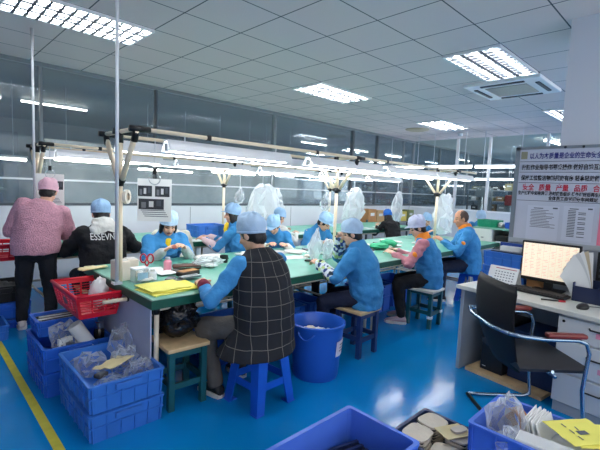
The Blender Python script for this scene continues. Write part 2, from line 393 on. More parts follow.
    if cover is not None or cuff is not None:
        for i in (-1, 1):
            e, w = arm[i]; d = (w-e).normalized(); mb = MB()
            if cuff is not None: mb.cap(w-d*.075*s, w-d*.005, .047*s, .043*s, h=1); cm, nm = cuff, 'cuff'
            else: mb.cap(e+d*.03, w-d*.0, .058*s+puff*.7, .044*s+puff*.5, h=1); cm, nm = cover, 'sleeve_cover'
            mesh_obj(remesh(mb, .009, 2, .004, 16, seed+i), nm, [cm], body)
    if patch is not None:
        for i in (-1, 1):
            e, w = arm[i]; mb = MB(); d = (e-sh[i]).normalized(); pc_ = sh[i].lerp(e, .52)+RS*i*.034*s-d*.0; mb.ell(pc_, (.034*s+puff*.6, .036*s, .046*s)); mesh_obj(remesh(mb, .01, 2), 'elbow_patch', [patch], body)
    if apron is not None:
        mb = MB(); mb.loft([ring(-.16, .195, .15), ring(-.02, .192, .15), ring(.10, .185, .145)]); mesh_obj(remesh(mb, .013, 3, .005, 8, 2), 'apron', [apron], body)
    if hood is not None:
        mb = MB(); p, a, b, c = sp(.45*s); mb.ell(p-b*.085*s+c*.0*s, (.135*s, .06*s, .085*s), rot=Matrix((a, b, c)).transposed()); mb.ell(p-b*.05*s+c*.07*s, (.10*s, .07*s, .05*s), rot=Matrix((a, b, c)).transposed())
        mesh_obj(remesh(mb, .011, 4, .012, 11, 5), 'hood', [hood], body)
    # ---- hair and cap
    if hair:
        mb = MB()
        mb.ell(HC-F*.016*hs+U*.02*hs, (.084*hs, .092*hs, .098*hs), rot=M)
        if not bald: mb.ell(HC-F*.05*hs-U*.035*hs, (.07*hs, .05*hs, .065*hs), rot=M)
        if longhair:
            mb.ell(HC-F*.06*hs-U*.09*hs, (.075*hs, .05*hs, .10*hs), rot=M)
            for i in (-1, 1): mb.ell(HC+R*i*.07*hs-F*.0*hs-U*.05*hs, (.022*hs, .04*hs, .085*hs), rot=M)
        hme = remesh(mb, .009, 2, .003, 40, seed)
        if bald:
            bmx = bmesh.new(); bmx.from_mesh(hme)
            kill = [v for v in bmx.verts if (lambda c: c.y > .078 or c.z < -.06 or (c.y > .03 and c.z < .04) or (c.y > -.01 and c.z < -.01))(Mi @ (v.co-HC)/hs)]
            bmesh.ops.delete(bmx, geom=kill, context='VERTS'); bmx.to_mesh(hme); bmx.free()
            for v in hme.vertices: v.co = HC+(V(v.co)-HC)*.965
        mesh_obj(hme, 'hair', [HAIRM if not bald else HAIRB], body)
    if cap is not None:
        T = M @ Matrix.Rotation(rad(18), 3, 'X'); cR, cF, cU = T @ V((1, 0, 0)), T @ V((0, 1, 0)), T @ V((0, 0, 1)); c0 = HC+U*.026*hs-F*.006*hs
        prof = [(.98, -.014), (1.04, -.010), (1.05, .006), (1.07, .018), (1.08, .036), (1.03, .06), (.91, .085), (.73, .104), (.5, .117), (.26, .124), (.1, .126)]
        rings = []; n = 40
        for r, z in prof:
            row = []
            for k in range(n):
                a = 2*PI*k/n; w = noise.noise(V((math.cos(a)*2.2, math.sin(a)*2.2, z*22+seed))); pl = .012*math.sin(a*13+seed) if z > -.02 and r > .6 else 0
                rr = r*(1+(.16*w if z > .03 else 0)+pl); bk = -.03 if (math.sin(a) < 0 and z > .03) else 0
                row.append(c0+cR*.086*hs*rr*math.cos(a)+cF*.101*hs*(rr-bk*.8)*math.sin(a)+cU*(z+(.026*w if z > .06 else 0))*hs)
            rings.append(row)
        mb = MB().loft(rings, cap); co = mb.build('cap', body, smooth=True)
        mb = MB(); mb.loft([[c0+(cR*.0895*q*math.cos(2*PI*k/n)+cF*.1045*q*math.sin(2*PI*k/n)+cU*z)*hs for k in range(n)] for q, z in ((.99, -.018), (1.03, -.016), (1.035, -.004), (.99, -.001))], cap); mb.build('cap_band', co, smooth=True)
        if captype == 'brim':
            mb = MB(); top, bot = [], []
            for k in range(13):
                a = rad(25+130*k/12); e = 1-abs(k-6)/6.; q = 1.0+.5*e**.6
                top.append((c0+(cR*.088*math.cos(a)+cF*.10*math.sin(a))*hs*1.0, c0+(cR*.09*math.cos(a)*(1+.05*e)+cF*.103*math.sin(a)*q-cU*.022*e)*hs))
            k = mb.mi(cap)
            up = [[mb.bm.verts.new(p+cU*dz) for p in pr_] for pr_ in top for dz in (0,)]; dn = [[mb.bm.verts.new(p-cU*.004) for p in pr_] for pr_ in top]
            for a, b in zip(range(12), range(1, 13)):
                for f in ((up[a][0], up[a][1], up[b][1], up[b][0]), (dn[a][0], dn[b][0], dn[b][1], dn[a][1]), (up[a][1], dn[a][1], dn[b][1], up[b][1])): mb.bm.faces.new(f)
            mb.build('cap_brim', co, smooth=True)
    PEOPLE[key] = dict(body=body, jacket=jk, HC=HC, sp=sp, arm=arm, s=s)
    return body
# ------------------------------------------------------------------ camera
def cam_axes(yaw, pitch, roll):
    f = V((math.sin(yaw)*math.cos(pitch), math.cos(yaw)*math.cos(pitch), math.sin(pitch))); r = V((math.cos(yaw), -math.sin(yaw), 0)); u = r.cross(f)
    return r*math.cos(roll)+u*math.sin(roll), -r*math.sin(roll)+u*math.cos(roll), f
cr_, cu_, cf_ = cam_axes(.775255903, -.0900938857, .0420436984)
cam = bpy.data.cameras.new('camera'); cam.sensor_width = 36; cam.lens = 407.811774*36/600; cam.clip_start = .05
co = bpy.data.objects.new('camera', cam); COL.objects.link(co)
co.matrix_world = Matrix(((cr_.x, cu_.x, -cf_.x, 0), (cr_.y, cu_.y, -cf_.y, 0), (cr_.z, cu_.z, -cf_.z, 1.5), (0, 0, 0, 1)))
SC.camera = co
SC.view_settings.view_transform = 'Standard'; SC.view_settings.look = 'None'; SC.view_settings.gamma = 1; SC.view_settings.use_curve_mapping = False
SC.view_settings.exposure = 1.65
w = bpy.data.worlds.new('world'); SC.world = w; w.use_nodes = True
w.node_tree.nodes['Background'].inputs[0].default_value = (.93, .96, 1, 1); w.node_tree.nodes['Background'].inputs[1].default_value = .95
try:
    SC.cycles.max_bounces = 10; SC.cycles.diffuse_bounces = 5; SC.cycles.transparent_max_bounces = 24; SC.cycles.use_denoising = True
    SC.cycles.sample_clamp_indirect = 4
except Exception: pass
# ------------------------------------------------------------------ room materials
def floorm():
    m, nt, out = nodes_of('blue_epoxy'); N = nt.nodes.new; L = nt.links.new
    b = N('ShaderNodeBsdfPrincipled'); g = N('ShaderNodeNewGeometry')
    n = N('ShaderNodeTexNoise'); n.inputs['Scale'].default_value = .9; n.inputs['Detail'].default_value = 5; L(g.outputs['Position'], n.inputs['Vector'])
    cr = N('ShaderNodeValToRGB'); e = cr.color_ramp.elements; e[0].position = .3; e[0].color = (*srgb(8, 126, 186), 1); e[1].position = .7; e[1].color = (*srgb(6, 138, 212), 1)
    L(n.outputs[0], cr.inputs[0]); L(cr.outputs[0], b.inputs['Base Color'])
    n2 = N('ShaderNodeTexNoise'); n2.inputs['Scale'].default_value = 3; n2.inputs['Detail'].default_value = 6; L(g.outputs['Position'], n2.inputs['Vector'])
    r = N('ShaderNodeMapRange'); r.inputs[3].default_value = .06; r.inputs[4].default_value = .2; L(n2.outputs[0], r.inputs[0]); L(r.outputs[0], b.inputs['Roughness'])
    n3 = N('ShaderNodeTexNoise'); n3.inputs['Scale'].default_value = 14; L(g.outputs['Position'], n3.inputs['Vector'])
    bp = N('ShaderNodeBump'); bp.inputs['Strength'].default_value = .05; bp.inputs['Distance'].default_value = .01; L(n3.outputs[0], bp.inputs['Height']); L(bp.outputs[0], b.inputs['Normal'])
    b.inputs['Specular IOR Level'].default_value = .32
    L(b.outputs[0], out.inputs[0]); return m
FLOOR = floorm()
CEIL = gridm('ceiling_tiles', (226, 214, 212), (80, 84, 90), (.605, .60), .012, off=(2.45, 2.25), rough=.8, bump=.15)
CEIL2 = pm('plain_ceiling', (206, 212, 206), .85)
WALLP = pm('pale_wall_panel', (214, 219, 224), .5, var=.04, vscale=2); WALLW = pm('white_wall', (196, 200, 206), .7); WALLG = pm('grey_wall', (120, 128, 132), .7, var=.12, vscale=2)
TEAL = pm('dark_teal_wall', (52, 70, 88), .6, var=.1); FRAME = pm('partition_frame', (128, 136, 142), .45); FRAMED = pm('dark_frame', (74, 82, 90), .5)
GLASS = glassm('partition_glass', (.86, .90, .92), .6, .2)
YLINE = pm('yellow_paint', (206, 196, 60), .5, var=.12, vscale=14)
WHT = pm('white_enamel', (236, 238, 240), .4); BLK = pm('black_plastic', (20, 20, 22), .45); GREYP = pm('grey_plastic', (120, 124, 128), .5)
CHROME = pm('chrome', (205, 210, 214), .18, metal=1.); STEEL = pm('painted_white_steel', (214, 217, 222), .35, metal=.2); BEIGE = pm('beige_coated_pipe', (240, 222, 192), .4)
TUBE = emis('lit_tube', (250, 252, 255), 9.0); TUBEC = emis('lit_ceiling_tube', (250, 252, 255), 14.0); TUBEFILL = emis('lit_tube_far_room', (250, 252, 255), 45.0); TUBEB = emis('lit_tube_far', (255, 250, 235), 16.0)
# ------------------------------------------------------------------ shell
def room(lo, hi, mat, name): return struct(MB().b2(lo, hi, mat).build(name))
room((-2.6, -2.6, -.1), (21, 13, 0), FLOOR, 'floor')
room((-2.6, -2.6, 3.0), (10.8, 6.4, 3.1), CEIL, 'ceiling')
room((10.8, -2.6, 3.0), (21, 6.4, 3.1), CEIL2, 'ceiling_far_room')
room((-2.6, 6.4, 3.0), (21, 13, 3.1), WALLG, 'ceiling_back_room')
room((-2.7, -2.6, 0), (-2.6, 13, 3.0), WALLW, 'wall_left')
mb = MB(); mb.b2((-2.6, -2.7, 0), (21, -2.6, .85), WALLW); mb.b2((-2.6, -2.7, 2.75), (21, -2.6, 3.0), WALLW)  # openings added behind the camera so world light fills the room
for k in range(9): mb.b2((-2.6+2.95*k-.15, -2.7, .85), (-2.6+2.95*k+.15, -2.6, 2.75), WALLW)
struct(mb.build('wall_front'))
room((21, -2.6, 0), (21.1, 13, 3.0), WALLG, 'wall_right'); room((-2.6, 13, 0), (21, 13.1, 3.0), WALLG, 'wall_back')
room((2.15, 9.8, 0), (11.0, 9.9, 2.3), pm('back_room_wall', (206, 208, 204), .7, var=.1), 'wall_back_room'); room((-2.6, 9.0, 0), (1.55, 9.1, 2.3), TEAL, 'wall_back_room_side')
# glazed partition behind the benches
XM = [-2.6, -.35, 1.36, 2.94, 5.43, 7.95, 8.98, 10.26, 10.8]
mb = MB(); mb.b2((-2.6, 6.37, 0), (21, 6.43, 1.12), WALLP)
for i in range(-2, 18): mb.b2((i*1.19-.004, 6.366, .02), (i*1.19+.004, 6.371, 1.1), FRAME)
struct(mb.build('wall_partition'))
struct(MB().b2((-2.6, 6.36, 1.12), (21, 6.44, 1.16), FRAMED).build('trim_sill')); struct(MB().b2((-2.6, 6.36, 2.95), (21, 6.44, 3.0), FRAME).build('trim_top_rail'))
struct(MB().b2((-2.6, 6.36, 1.46), (21, 6.40, 1.485), STEEL).build('trim_transom'))
XP = XM+[12.4, 14.4, 16.4, 18.6, 21]
for i, (a, b) in enumerate(zip(XP, XP[1:])):
    g = struct(MB().b2((a+.02, 6.395, 1.16), (b-.02, 6.405, 2.95), GLASS).build('window_%d' % (i+1)))
    wd = .03 if i in (3, 4, 5) else .016
    struct(MB().b2((b-wd, 6.36, 1.16), (b+wd, 6.44, 2.95), FRAMED if i in (2, 4, 5) else FRAME).build('window_mullion', g))
# glazed cross partition at the far end
struct(MB().b2((10.77, -2.6, 0), (10.83, 6.37, 1.08), WALLP).build('wall_cross_partition')); struct(MB().b2((10.75, -2.6, 1.08), (10.85, 6.36, 1.12), WHT).build('trim_cross_sill'))
YP = [6.36, 5.05, 4.2, 2.9, 1.6, .3, -1.0, -2.6]
for i, (a, b) in enumerate(zip(YP, YP[1:])):
    g = struct(MB().b2((10.795, b+.02, 1.12), (10.805, a-.02, 3.0), glassm('clear_glass_%d' % i, (.86, .9, .9), .35)).build('window_%d' % (i+20)))
    struct(MB().b2((10.76, b-.03, 1.12), (10.84, b+.03, 3.0), STEEL).build('window_mullion', g))
struct(MB().b2((.555, -2.5, 0), (.605, 6.3, .0015), YLINE).build('trim_floor_line'))
struct(MB().b2((4.06, .2, 0), (4.7, 1.0, 3.0), pm('white_pillar', (206, 210, 218), .6)).build('wall_pillar'))
LOUV = pm('louvre_metal', (92, 98, 108), .5)
# ------------------------------------------------------------------ ceiling things
def ceiling_light(label):
    t = thing('ceiling_light', label, 'ceiling light', (0, 0, 0), 0, 'louvred ceiling lights'); mb = MB()
    mb.b2((-.6, -.3, .0), (.6, .3, .012), WHT)
    for y in (-.29, .29): mb.b2((-.6, y-.01, -.05), (.6, y+.01, .0), WHT)
    for x in (-.59, .59): mb.b2((x-.01, -.28, -.05), (x+.01, .28, .0), WHT)
    mb.build('housing', t)
    for y in (-.19, 0, .19): MB().tube([(-.565, y, -.018), (.565, y, -.018)], .013, TUBEC, 10).build('tube', t, smooth=True)
    mb = MB()
    for y in (-.095, .095): mb.b2((-.58, y-.02, -.056), (.58, y+.02, -.05), LOUV).b2((-.58, y-.004, -.05), (.58, y+.004, -.008), WHT)
    for k in range(1, 12): mb.b2((-.58+1.16*k/12-.012, -.28, -.058), (-.58+1.16*k/12+.012, .28, -.05), LOUV)
    mb.build('louvre', t); return t
proto = ceiling_light('three-tube louvred ceiling light at the top left, above the white pole'); proto.location = (1.25, 4.35, 2.994); proto.scale = (1, 1, .45)
for x, y, lb in ((4.87, 4.35, 'three-tube louvred ceiling light in the middle of the ceiling, over the benches'), (4.87, 1.95, 'three-tube louvred ceiling light right beside the air conditioner'), (8.49, 4.35, 'small far louvred ceiling light near the end of the tiled ceiling'),
                 (1.25, 1.95, 'louvred ceiling light over the photographer'), (1.25, -.45, 'louvred ceiling light near the front wall at the left'), (4.87, -.45, 'louvred ceiling light behind the pillar'), (8.49, 1.95, 'far louvred ceiling light behind the pillar')):
    dup(proto, (x, y, 2.994), 0, lb)
t = thing('air_conditioner', 'square white ceiling cassette air conditioner with central grille', 'air conditioner', (6.03, 2.12, 2.955))
mb = MB(); mb.box((0, 0, .025), (.95, .95, .05), WHT, bev=.012); mb.build('panel', t)
mb = MB(); mb.box((0, 0, -.003), (.52, .52, .012), pm('grille_beige', (176, 172, 164), .5))
for k in range(-8, 9): mb.box((k*.03, 0, -.011), (.008, .5, .006), pm('grille_slat', (206, 204, 198), .5) if k == -8 else bpy.data.materials['grille_slat'])
mb.build('grille', t)
for a in range(4):
    M = Matrix.Rotation(a*PI/2, 4, 'Z'); mb = MB(); mb.box((0, .385, -.003), (.54, .05, .01), BLK); mb.xf(M); s_ = mb.build('air_slot', t)
    MB().box((0, .385, -.010), (.54, .035, .006), FRAMED).xf(M).build('louver_flap', s_)
t = thing('ceiling_diffuser', 'round beige ceiling diffuser near the far end of the ceiling', 'air vent', (8.8, 5.15, 2.98)); MB().lathe([(.02, -.02), (.16, -.02), (.26, 0), (.28, .02)], mat=pm('aged_beige', (190, 178, 150), .6)).build('diffuser_plate', t)
t = thing('smoke_detector', 'small round smoke detector beside the far ceiling light', 'detector', (9.9, 4.6, 2.97)); MB().lathe([(.03, -.04), (.055, -.03), (.06, .03)], mat=WHT).build('detector_body', t)
# tube lamps on the ceiling of the room behind
for i, (x, y) in enumerate(((1.69, 9.54), (.2, 9.54), (-.6, 8.2), (11.3, 9.3), (9.0, 9.3), (13.6, 9.3), (12.3, 11.6), (16.2, 7.6), (14.8, 11.5))):
    t = thing('tube_lamp', 'bare tube lamp on the ceiling behind the glass, number %s from the left' % ordw(min(i, 7)) if i < 3 else 'bare tube lamp on the ceiling behind the far glass', 'tube lamp', (x, y, 2.97), 0, 'tube lamps behind the glass')
    if i < 3: t['label'] = ('bare lit tube lamp seen through the glass left of the white pole', 'bare lit tube lamp seen through the glass at the left picture edge', 'bare tube lamp behind the left end of the glass')[i]
    MB().box((.6, 0, .01), (1.2, .05, .04), WHT).build('batten', t); MB().tube([(.02, 0, -.025), (1.18, 0, -.025)], .014, TUBEB, 8).build('tube', t)
for i, (x, y) in enumerate(((12.0, 3.1), (14.5, 3.4), (14.5, 1.6), (17.5, 3.4), (12.4, 1.0), (14.6, .6), (16.8, .9), (12.4, -1), (14.6, -1.2), (18, -.8))):  # the strongest tubes are added out of view to brighten the far room
    t = thing('tube_lamp', ('bare lit tube on the far room ceiling just left of the pillar', 'tube lamp deeper in the far room behind the board', 'tube lamp in the far room behind the pillar', 'deepest tube lamp on the far room ceiling', 'added far room fill tube hidden by the pillar, nearest', 'added far room fill tube hidden by the pillar, second', 'added far room fill tube hidden by the pillar, third', 'added unseen far room fill tube by the front wall, nearest', 'added unseen far room fill tube by the front wall, second', 'added unseen far room fill tube by the front wall, third')[i], 'tube lamp', (x, y, 2.97), rad(-6) if i == 0 else 0, 'tube lamps in the far room')
    MB().box((0, 0, .01), (1.2, .05, .04), WHT).build('batten', t); MB().tube([(-.58, 0, -.045), (.58, 0, -.045)], .016, TUBE if i < 4 else TUBEFILL, 8).build('tube', t)
for i, x in enumerate((-1.2, .3, 1.8, 3.3, 4.8, 6.3, 7.8)):
    t = thing('hanging_tube_lamp', 'low hanging tube lamp behind the partition glass, %s from the left' % ordw(i), 'tube lamp', (x, 7.7+.25*(i % 2), 1.74+.03*(i % 3)), 0, 'hanging tube lamps behind the glass')
    MB().b2((0, -.02, .03), (1.2, .02, .06), WHT).build('batten', t); MB().tube([(.02, 0, 0), (1.18, 0, 0)], .016, TUBEB, 8).build('tube', t)
    for k in (.2, 1.0): MB().tube([(k, 0, .06), (k, 0, 3.0-1.74-.03*(i % 3))], .005, STEEL, 6).build('suspension_rod', t)
# lamps hung across the far end
for i, (x, y, z, ln, lb) in enumerate(((9.7, 6.0, 2.17, 1.18, 'bright hanging tube lamp at the far end, leftmost of the crosswise row'), (9.7, 4.75, 2.17, 1.18, 'bright hanging tube lamp at the far end, middle of the crosswise row'), (9.7, 3.5, 2.17, 1.2, 'bright hanging tube lamp at the far end, beside the notice board'), (13.2, 4.9, 2.02, 1.3, 'hanging tube lamp in the far room, lower and dimmer than the crosswise row'), (13.2, 6.2, 2.02, 1.2, 'hanging tube lamp in the far room behind the pipe fork'), (16, 5.0, 1.85, 1.3, 'short distant tube lamp low in the far room'))):
    t = thing('hanging_tube_lamp', lb, 'tube lamp', (x, y, z), 0, 'hanging tube lamps at the far end')
    MB().b2((-.02, -ln/2, .03), (.02, ln/2, .06), WHT).build('batten', t); MB().tube([(0, -ln/2+.02, 0), (0, ln/2-.02, 0)], .022, TUBE, 8).build('tube', t)
    for k in (-.4, .4): MB().tube([(0, k, .06), (0, k, 3.0-z)], .006, STEEL, 6).build('suspension_rod', t)
# ------------------------------------------------------------------ benches, racks, stools
GREEN = pm('green_table_mat', (92, 166, 144), .35, var=.12, vscale=5); DGREEN = pm('dark_green_edge', (14, 84, 66), .5, var=.15, vscale=8)
PANEL = pm('grey_lilac_panel', (176, 182, 204), .5, var=.05); ALU = pm('pale_pipe', (222, 210, 188), .4)
def work_table(label, loc, W, D, panel=False):
    t = thing('work_table', label, 'table', loc, 0)
    MB().b2((0, 0, .725), (W, D, .75), GREEN, .004).build('table_top', t)
    mb = MB(); e = .012
    for lo, hi in (((-e, -e, .69), (W+e, 0, .748)), ((-e, D, .69), (W+e, D+e, .748)), ((-e, 0, .69), (0, D, .748)), ((W, 0, .69), (W+e, D, .748))): mb.b2(lo, hi, DGREEN)
    mb.build('table_edging', t)
    for x in (.05, W-.05):
        for y in (.05, D-.05):
            l = MB().tube([(x, y, 0.0), (x, y, .70)], .016, ALU, 10).build('leg', t, smooth=True)
            MB().tube([(x, y, .64), (x, y, .70)], .022, BLK, 10).build('pipe_joint', l, smooth=True)
    mb = MB()
    for x in (.05, W-.05): mb.tube([(x, .05, .22), (x, D-.05, .22)], .013, ALU, 8); mb.tube([(x, .05, .68), (x, D-.05, .68)], .013, ALU, 8)
    for y in (.05, D-.05): mb.tube([(.05, y, .67), (W-.05, y, .67)], .013, ALU, 8)
    mb.tube([(.05, D-.05, .22), (W-.05, D-.05, .22)], .013, ALU, 8); mb.build('crossbar', t, smooth=True)
    if panel:
        MB().b2((.012, .06, .05), (.022, D-.06, .69), PANEL).build('side_panel', t)
        for y in (.42, 1.17):
            a = MB().tube([(.08, y, .665), (-.16, y, .665)], .014, BEIGE, 10).build('bracket_pipe', t, smooth=True); MB().tube([(.0, y, .665), (.04, y, .665)], .02, BLK, 10).build('pipe_joint', a, smooth=True)
    return t
work_table('green-topped work table with grey end panel, nearest on the left, front row', (1.12, 2.45, 0), 2.40, 1.32, True)
work_table('green-topped work table at the right end of the front row', (3.55, 2.45, 0), 2.42, 1.32)
work_table('short green-topped work table beyond the bare-headed man', (6.0, 2.45, 0), .95, 1.32)
for i, lb in enumerate(('green-topped work table in the rear row behind the pink jacket', 'green-topped work table in the rear row holding the blue bin', 'green-topped work table farthest along the rear row')):
    work_table(lb, (1.02+2.42*i, 4.68, 0), 2.40, 1.2)
def lamp_frame(label, x0, x1, posts, Y):
    t = thing('lamp_frame', label, 'lamp rack', (0, 0, 0))
    for x in posts:
        p = MB().tube([(x, Y, .75), (x, Y, 1.50)], .019, BEIGE, 10).build('post', t, smooth=True)
        MB().tube([(x, Y, 1.46), (x, Y, 1.52)], .026, BLK, 10).tube([(x, Y-.05, 1.50), (x, Y+.05, 1.50)], .022, BLK, 8).build('pipe_joint', p, smooth=True)
        for dy in (-.29, 0, .29):
            k = MB().tube([(x, Y+dy*.14, 1.51), (x, Y+dy, 1.84)], .019, BEIGE, 10).build('fork_prong', t, smooth=True)
            MB().tube([(x, Y+dy*.86, 1.77), (x, Y+dy, 1.855)], .023, BLK, 10).tube([(x-.05, Y+dy, 1.85), (x+.09, Y+dy, 1.85)], .022, BLK, 10).build('pipe_joint', k, smooth=True)
        MB().tube([(x, Y-.29, 1.85), (x, Y+.29, 1.85)], .0155, BEIGE, 10).build('cross_bar', t, smooth=True)
    for dy in (-.29, .29): MB().tube([(x0, Y+dy, 1.85), (x1, Y+dy, 1.85)], .0155, BEIGE, 10).build('rail', t, smooth=True)
    for i in range(int((x1-x0)/1.2)):
        for dy in (-.29, .29):
            MB().box((x0+.55+i*1.2, Y+dy, 1.85), (.04, .036, .04), BLK, bev=.008).build('rail_clip', t)
    return t
lamp_frame('beige pipe lamp rack with forked posts over the front work tables', 1.14, 6.6, (1.14, 3.55, 5.93), 3.05)
lamp_frame('beige pipe lamp rack with forked posts over the rear work tables', 1.08, 8.4, (1.08, 3.50, 5.92), 5.25)
def bench_lamp():
    t = thing('bench_lamp', 'x', 'lamp', (0, 0, 0), 0, 'tube lamps hung under the pipe racks'); mb = MB()
    pr_ = [(-.085, 0), (-.03, .085), (.03, .085), (.085, 0), (.075, 0), (.026, .076), (-.026, .076), (-.075, 0)]
    mb.loft([[V((x, y, z)) for y, z in pr_] for x in (0, 1.2)], WHT); mb.build('reflector', t)
    MB().tube([(.03, 0, .012), (1.17, 0, .012)], .014, TUBE, 10).build('tube', t, smooth=True)
    for x in (.012, 1.188): MB().box((x, 0, .03), (.024, .05, .055), WHT, bev=.005).build('end_holder', t)
    MB().tube([(.15, 0, .085), (.15, 0, .125)], .005, STEEL, 6).tube([(1.05, 0, .085), (1.05, 0, .125)], .005, STEEL, 6).build('hanger', t); return t
bl = bench_lamp(); first = True
for ri, (Y, nm, rows) in enumerate(((3.05, 'front', ((-.22, 'near', (1.38, 2.84, 4.16, 5.38)), (.22, 'far', (1.20, 2.46, 3.72, 4.98)))), (5.25, 'rear', ((-.22, 'near', (1.20, 2.6, 4.0, 5.4, 6.8)), (.22, 'far', (1.15, 2.45, 3.75, 5.05, 6.4)))))):
    for dy, side, xs in rows:
        for i, x in enumerate(xs):
            lb = '%s white tube lamp from the left along the %s rail of the %s lamp rack' % (ordw(i), side, nm)
            if first: bl.location = (x, Y+dy, 1.725); bl['label'] = lb; first = False
            else: dup(bl, (x, Y+dy, 1.725), 0, lb)
for x, y, lb in ((1.10, 3.0, 'thin white steel pole from front table to ceiling'), (1.0, 5.02, 'thin white steel pole behind the pink jacket, rear row to ceiling')):
    t = thing('power_pole', lb, 'pole', (x, y, .75)); MB().tube([(0, 0, 0), (0, 0, 2.25)], .0125, STEEL, 10).build('pole_tube', t, smooth=True); MB().box((0, 0, .008), (.06, .06, .016), STEEL).build('base_plate', t)
WOODT = pm('worn_wood_seat', (206, 176, 132), .6, var=.15, vscale=12); TEALP = pm('teal_paint', (16, 84, 92), .45, var=.15); NAVYP = pm('navy_paint', (28, 52, 104), .45, var=.15); WHITEW = pm('worn_white_wood', (214, 208, 196), .6, var=.12, vscale=15)
def wood_stool(label, loc, rz, paint, top, W=.30, D=.27, H=.43, tapes=False):
    t = thing('wooden_stool', label, 'stool', loc, rad(rz))
    MB().box((0, 0, H-.014), (W+.03, D+.03, .028), top, bev=.006).build('seat', t)
    for i, (a, b) in enumerate(((-1, -1), (1, -1), (1, 1), (-1, 1))):
        l = MB().box((a*(W/2-.02), b*(D/2-.02), (H-.028)/2), (.042, .042, H-.028), paint, bev=.004).build('leg', t)
        if tapes and i < 2: MB().box((a*(W/2-.02), b*(D/2-.02)-.002, .13+.03*i), (.05, .048, .03), WHT).build('paper_tape', l)
    for z in (.16, H-.055):
        for lo in (((-W/2+.02, -D/2+.01), (W/2-.02, -D/2+.03)), ((-W/2+.02, D/2-.03), (W/2-.02, D/2-.01))): MB().b2((*lo[0], z-.02), (*lo[1], z+.02), paint).build('stretcher', t)
        for lo in (((-W/2+.01, -D/2+.02), (-W/2+.03, D/2-.02)), ((W/2-.03, -D/2+.02), (W/2-.01, D/2-.02))): MB().b2((*lo[0], z-.005), (*lo[1], z+.035), paint).build('stretcher', t)
    return t
wood_stool('dark teal wooden stool carrying a black bag under the table corner', (1.345, 2.52, 0), -3, TEALP, WOODT, .27, .30, .43)
wood_stool('navy wooden stool under the seated worker behind the blue bin', (3.0, 2.25, 0), 2, NAVYP, WOODT, .29, .28)
wood_stool('dark teal wooden stool with white top and paper tape on its legs', (4.27, 2.26, 0), 3, TEALP, WHITEW, .29, .30, .43, True)
for x, y, lb in ((1.38, 4.32, 'wooden stool under the black hooded worker'), (1.95, 4.05, 'wooden stool behind the front table, far side, leftmost'), (3.42, 4.1, 'wooden stool behind the front table, far side, middle'), (4.10, 4.1, 'wooden stool behind the front table, far side, right'), (2.98, 4.2, 'wooden stool of the worker turned left in the rear row'), (3.74, 4.40, 'wooden stool under the worker in the white shirt'), (6.95, 4.38, 'wooden stool under the worker in black, rear row'), (2.25, 4.42, 'wooden stool under the cream padded coat'), (6.95, 4.0, 'wooden stool at the far right beyond the front table')):
    wood_stool(lb, (x, y, 0), 0, TEALP, WOODT)
BLUEP = pm('blue_plastic', (22, 92, 206), .35, var=.05); BLUEC = pm('crate_blue', (54, 118, 204), .42, var=.06); BLUEC2 = pm('crate_bright_blue', (74, 116, 214), .4, var=.04); BLUEK = pm('crate_deep_blue', (36, 98, 200), .42, var=.06); BIN = pm('bin_blue', (34, 92, 190), .35)
def plastic_stool(label, loc, rz, H=.45):
    t = thing('plastic_stool', label, 'stool', loc, rad(rz)); a, b = .125, .175
    MB().box((0, 0, H-.014), (2*a+.03, 2*a+.03, .028), BLUEP, bev=.012).build('seat', t)
    for sx in (-1, 1):
        for sy in (-1, 1):
            def L_(h, wl, th):
                x, y = sx*h, sy*h; return [V(p) for p in ((x, y, 0), (x-sx*wl, y, 0), (x-sx*wl, y-sy*th, 0), (x-sx*th, y-sy*th, 0), (x-sx*th, y-sy*wl, 0), (x, y-sy*wl, 0))]
            r1 = [p+V((0, 0, 0)) for p in L_(b, .065, .012)]; r2 = [p+V((0, 0, H-.02)) for p in L_(a, .085, .012)]
            l = MB().loft([r1, r2], BLUEP).build('leg', t); MB().box((sx*(b-.03), sy*(b-.03), .004), (.07, .07, .008), BLUEP, bev=.003).build('foot', l)
    for z, q in ((.17, b-.05*.17/H*1.0-.006), (H-.06, a+.004)):
        for k in range(4):
            MB().box((0, -q+.004, z), (2*q-.05, .008, .05), BLUEP).xf(Matrix.Rotation(k*PI/2, 4, 'Z')).build('stretcher', t)
    return t
plastic_stool('blue plastic stool under the plaid vest', (1.765, 2.14, 0), 3)
plastic_stool('blue plastic stool under the bare-headed man', (5.80, 2.38, 0), 12)
